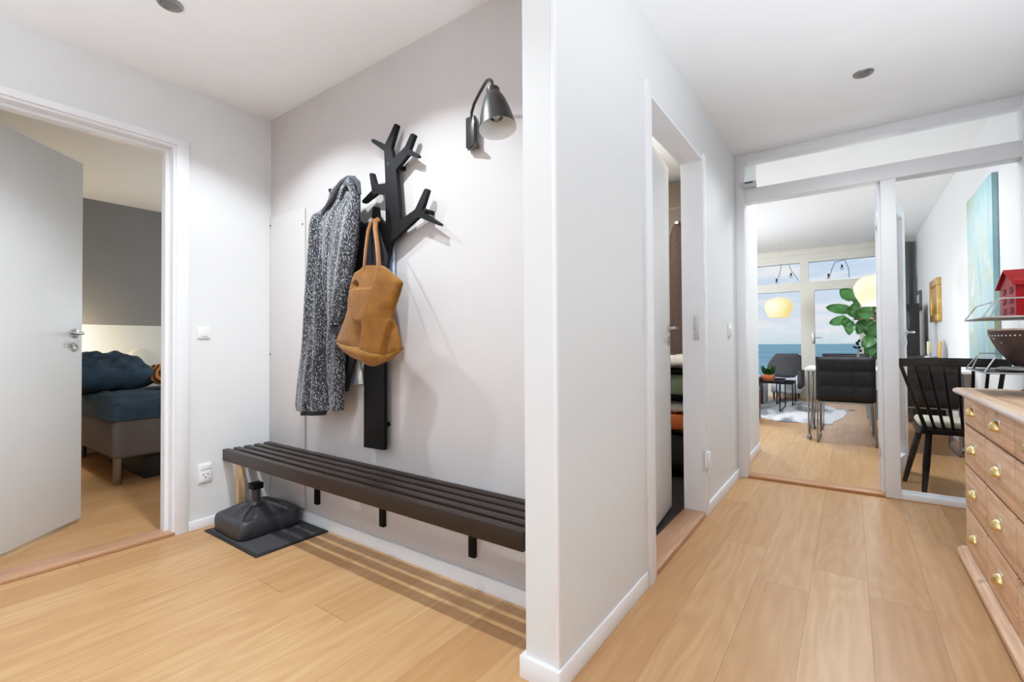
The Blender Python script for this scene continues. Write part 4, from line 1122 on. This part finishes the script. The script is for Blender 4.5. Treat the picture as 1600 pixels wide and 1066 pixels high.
# ------------------------------------------------------------------ bedroom
t = thing('bed', (-5.0,2.0,0), 'grey upholstered bed with steel legs in the bedroom', 'bed')
bx0, bx1, by0_, by1_ = BX+.03, -4.255, 1.055, 3.1
mesh('bed_base', B().box((bx0,by0_,.195), (bx1,by1_,.475), .03, 4), M['bedbase'], t)
for (x, y) in ((-4.335,1.105), (-4.335,2.95), (BX+.15,1.2), (BX+.15,2.95)):
    mesh('leg', B().lathe([(0,0),(.024,0),(.027,.004),(.027,.2),(0,.2)], (x,y,0), 24), M['steel'], t)
def quilt(lo, hi, amp, seed, nx=40, ny=40):
    rr = random.Random(seed); ph = [rr.random()*6.28 for _ in range(8)]
    lo = Vector(lo); hi = Vector(hi); d = hi-lo
    def h(u, v):
        e = min(u, 1-u)*d.x; f = min(v, 1-v)*d.y; r = .07
        k = math.sqrt(max(0, 1-(1-min(1, e/r))**2))*math.sqrt(max(0, 1-(1-min(1, f/r))**2))
        wv = amp*(math.sin(9*u+4*v+ph[0])+math.sin(17*v-6*u+ph[1])*.6+math.sin(31*u+ph[2])*.3+math.sin(26*v+13*u+ph[3])*.35)
        return lo.z + (d.z+wv)*k
    b = B(); b.grid(lambda u, v: (lo.x+d.x*u, lo.y+d.y*v, h(u, v)), nx, ny)
    b.quad((lo.x,lo.y,lo.z),(hi.x,lo.y,lo.z),(hi.x,hi.y,lo.z),(lo.x,hi.y,lo.z))
    bmesh.ops.remove_doubles(b.bm, verts=b.bm.verts[:], dist=.0005); return b
o = mesh('duvet', quilt((BX+.35,by0_-.015,.472), (bx1+.012,by1_,.62), .016, 3, 90, 90), M['navy'], base=(-5.0,2.0,.472), smooth=80); tag(o, 'navy blue duvet spread over the grey bed', 'duvet')
def pillow(name, c, size, rot, mat, label, amp=.05, grp=None):
    b = B(); sx, sy, sz = size; rr = random.Random(sum(map(ord, label)) % 97); ph = rr.random()*6
    mt = Matrix.Translation(Vector(c)) @ Matrix.Rotation(rot[2], 4, 'Z') @ Matrix.Rotation(rot[1], 4, 'Y') @ Matrix.Rotation(rot[0], 4, 'X')
    for sg in (1, -1):
        def fn(u, v):
            x = 2*u-1; y = 2*v-1
            k = max(0, (1-x**4)*(1-y**4))**.5
            w = 1+amp*(math.sin(7*x+3*y+ph)+math.sin(11*y-4*x)+.5*math.sin(19*y+9*x+ph)+.4*math.sin(27*x-13*y))
            pin = 1-.06*(abs(x)*abs(y))**.5
            return mt @ Vector((x*sx/2*(1-.05*(1-y*y)*0), y*sy/2, sg*sz/2*k*w))
        b.grid(fn, 40, 40)
    bmesh.ops.remove_doubles(b.bm, verts=b.bm.verts[:], dist=.0008)
    o = mesh(name, b, mat, base=c, smooth=80); tag(o, label, 'pillow', grp); return o
pillow('pillow', (-5.22,1.20,.785), (.50,.70,.26), (0,.30,.06), M['navy'], 'large creased navy pillow on the duvet', .10)
pillow('pillow', (-5.66,1.63,.735), (.12,.44,.44), (.72,-.30,0), M['whitecot'], 'white pillow leaning on the wall behind the navy pillow', .03)
pillow('cushion', (-5.08,1.76,.750), (.34,.50,.15), (0,.25,-.15), M['stripe'], 'orange striped cushion beside the navy pillow', .05)
t = thing('under_bed_box', (-4.7,1.9,0), 'black storage box under the bed', 'storage box')
mesh('box', B().box((-5.2,1.27,0), (-4.36,2.5,.165), .008), M['blackbox'], t)
mesh('lid', B().box((-5.21,1.26,.165), (-4.35,2.51,.185), .004), M['blackbox'], t)

# ------------------------------------------------------------------ bathroom, seen through the door gap
t = thing('hanging_robe', (-1.12,3.80,1.0), 'brown towelling robe hanging on the bathroom tiles', 'robe')
mesh('hook', B().lathe([(0,0),(.014,0),(.014,.03),(0,.03)], (-1.12,YG-.03,1.97), 12, (0,1,0)), M['chrome'], t)
b = B(); rings = []
for j in range(31):
    v = j/30; w = .02+.16*min(1, (v*1.35)**.7); z = 1.96-1.15*v; ring = []
    for k in range(32):
        th = 2*PI*k/32; dd_ = .025+.05*min(1, v*3)
        ring.append(b.bm.verts.new((-1.12+w*math.cos(th), 3.835-dd_*(max(0, math.sin(th))*1.0+.25*math.sin(th*5)*(.4 if math.sin(th) > 0 else 0)) + .02*max(0, -math.sin(th)), z)))
    rings.append(ring)
for a, c in zip(rings, rings[1:]):
    for k in range(32): b.bm.faces.new((a[k], a[(k+1)%32], c[(k+1)%32], c[k]))
b.bm.faces.new(list(reversed(rings[0]))); b.bm.faces.new(rings[-1])
mesh('body', b, M['brownrobe'], t, smooth=80)
t = thing('bathroom_shelf', (-1.17,3.66,0), 'narrow dark shelf unit in the bathroom', 'shelf unit')
for z in (.10,.36,.62,.80): mesh('shelf', B().box((-1.5,3.5,z-.012), (-.86,YG-.01,z)), M['black'], t)
for x in (-1.49,-.87):
    for y in (3.51,YG-.02): mesh('post', B().box((x-.01,y-.01,0), (x+.01,y+.01,.82)), M['black'], t)
o = mesh('green_box', B().box((-1.42,3.53,.621), (-.90,3.80,.77), .01), M['green'], base=(-1.16,3.66,.62)); tag(o, 'sage green box on the bathroom shelf', 'box')
o = mesh('orange_box', B().box((-1.42,3.53,.361), (-.90,3.80,.47), .01), M['orange'], base=(-1.16,3.66,.36)); tag(o, 'orange box on the bathroom shelf below the green box', 'box')
o = mesh('black_box', B().box((-1.42,3.53,.101), (-.90,3.80,.32), .01), M['blackbox'], base=(-1.16,3.66,.10)); tag(o, 'black box on the bottom bathroom shelf', 'box')
pillow('towel', (-1.10,3.645,.864), (.42,.20,.09), (0,0,0), M['whitecot'], 'white folded towel on top of the bathroom shelf', .12)['category'] = 'towel'
pillow('towel', (-1.10,3.65,.519), (.40,.20,.07), (0,0,0), M['whitecot'], 'white towel lying on the orange box', .12)['category'] = 'towel'

# ------------------------------------------------------------------ light
def light(name, kind, loc, power, col=(1,1,1), size=.1, rot=None, **kw):
    l = bpy.data.lights.new(name, kind); o = bpy.data.objects.new(name, l); COL.objects.link(o); o.location = loc
    l.energy = power; l.color = col
    if kind in ('POINT', 'SPOT'): l.shadow_soft_size = size
    if kind == 'AREA': l.size = size
    if rot: o.rotation_euler = rot
    for k, v in kw.items(): setattr(l, k, v)
    return o
NEUT = (.87,.965,1.06); COOL = (.83,.95,1.09); WARM = (1,.95,.89)
light('spot_light_hall', 'SPOT', (-2.25,.87,H-.025), 48, NEUT, .022, (0,0,0), spot_size=R(130), spot_blend=.5)
light('spot_light_hall', 'SPOT', (-1.50,.87,H-.025), 58, NEUT, .022, (0,0,0), spot_size=R(126), spot_blend=.5)
light('spot_light_corridor', 'SPOT', (.075,3.06,H-.02), 28, NEUT, .04, (0,0,0), spot_size=R(150), spot_blend=.6)
light('fill_up_hall', 'SPOT', (-1.5,-1.2,1.1), 120, COOL, .2, (PI,0,0), spot_size=R(140), spot_blend=.6)  # added fill behind the camera, bounced off the hall ceiling
light('fill_up_corridor', 'SPOT', (.5,.35,1.0), 60, COOL, .2, (PI,0,0), spot_size=R(140), spot_blend=.6)  # added upward fill beside the camera, brightens the corridor ceiling
light('fill_hall', 'POINT', (-1.0,-1.2,1.35), 18, COOL, .40)  # unseen soft fill added behind the camera for the hall
light('fill_corridor', 'POINT', (.35,-.9,1.30), 6, COOL, .35)  # weak unseen fill added for the corridor, no fixture behind it
light('fill_living', 'POINT', (-2.2,7.2,1.7), 125, COOL, .35)  # added fill out of view to the left, lifts the living room
light('pendant_bulb', 'POINT', (.24,6.3,1.30), 9, NEUT, .12)
light('bedroom_lamp', 'POINT', (-5.62,.95,1.0), 15, (1,.80,.52), .08)
light('fill_bedroom', 'POINT', (-4.4,2.4,1.3), 15, NEUT, .25)  # added mid-height fill to brighten the bedroom, no fixture there
light('fill_bathroom', 'POINT', (-1.6,2.8,2.0), 26, WARM, .12)  # unseen fill added so tiles and robe read through the door gap

light('fill_up_chest', 'SPOT', (.70,1.55,1.15), 44, COOL, .15, (PI,0,0), spot_size=R(140), spot_blend=.6)  # added fill out of frame over the chest, aimed up for the deep corridor
light('fill_spot_living', 'SPOT', (-.05,5.0,2.62), 84, NEUT, .10, (0,0,0), spot_size=R(150), spot_blend=.6)  # added downward fill to brighten the living room floor, no fixture there

w = bpy.data.worlds.new('sky'); S.world = w; w.use_nodes = True
nt = w.node_tree; bg = nt.nodes['Background']
tc = nt.nodes.new('ShaderNodeTexCoord'); sp = nt.nodes.new('ShaderNodeSeparateXYZ'); nt.links.new(tc.outputs['Generated'], sp.inputs[0])
rp = nt.nodes.new('ShaderNodeValToRGB'); nt.links.new(sp.outputs[2], rp.inputs[0])
e = rp.color_ramp.elements; e[0].position = -.02; e[0].color = (*srgb(196,216,228),1); e[1].position = .02; e[1].color = (*srgb(214,226,238),1)
for p, c in ((.06, srgb(204,220,242)), (.16, srgb(190,212,244)), (.30, srgb(206,224,238)), (.8, srgb(170,200,240))):
    x = rp.color_ramp.elements.new(p); x.color = (*c,1)
mp = nt.nodes.new('ShaderNodeMapping'); mp.inputs['Scale'].default_value = (5,5,26); nt.links.new(tc.outputs['Generated'], mp.inputs[0])
no = nt.nodes.new('ShaderNodeTexNoise'); no.inputs['Scale'].default_value = 1.6; no.inputs['Detail'].default_value = 6; nt.links.new(mp.outputs[0], no.inputs[0])
cr = nt.nodes.new('ShaderNodeValToRGB'); cr.color_ramp.elements[0].position = .48; cr.color_ramp.elements[1].position = .66; nt.links.new(no.outputs[0], cr.inputs[0])
mx = nt.nodes.new('ShaderNodeMix'); mx.data_type = 'RGBA'; nt.links.new(cr.outputs[0], mx.inputs[0]); nt.links.new(rp.outputs[0], mx.inputs[6]); mx.inputs[7].default_value = (*srgb(240,243,246),1)
nt.links.new(mx.outputs[2], bg.inputs['Color']); bg.inputs['Strength'].default_value = .78
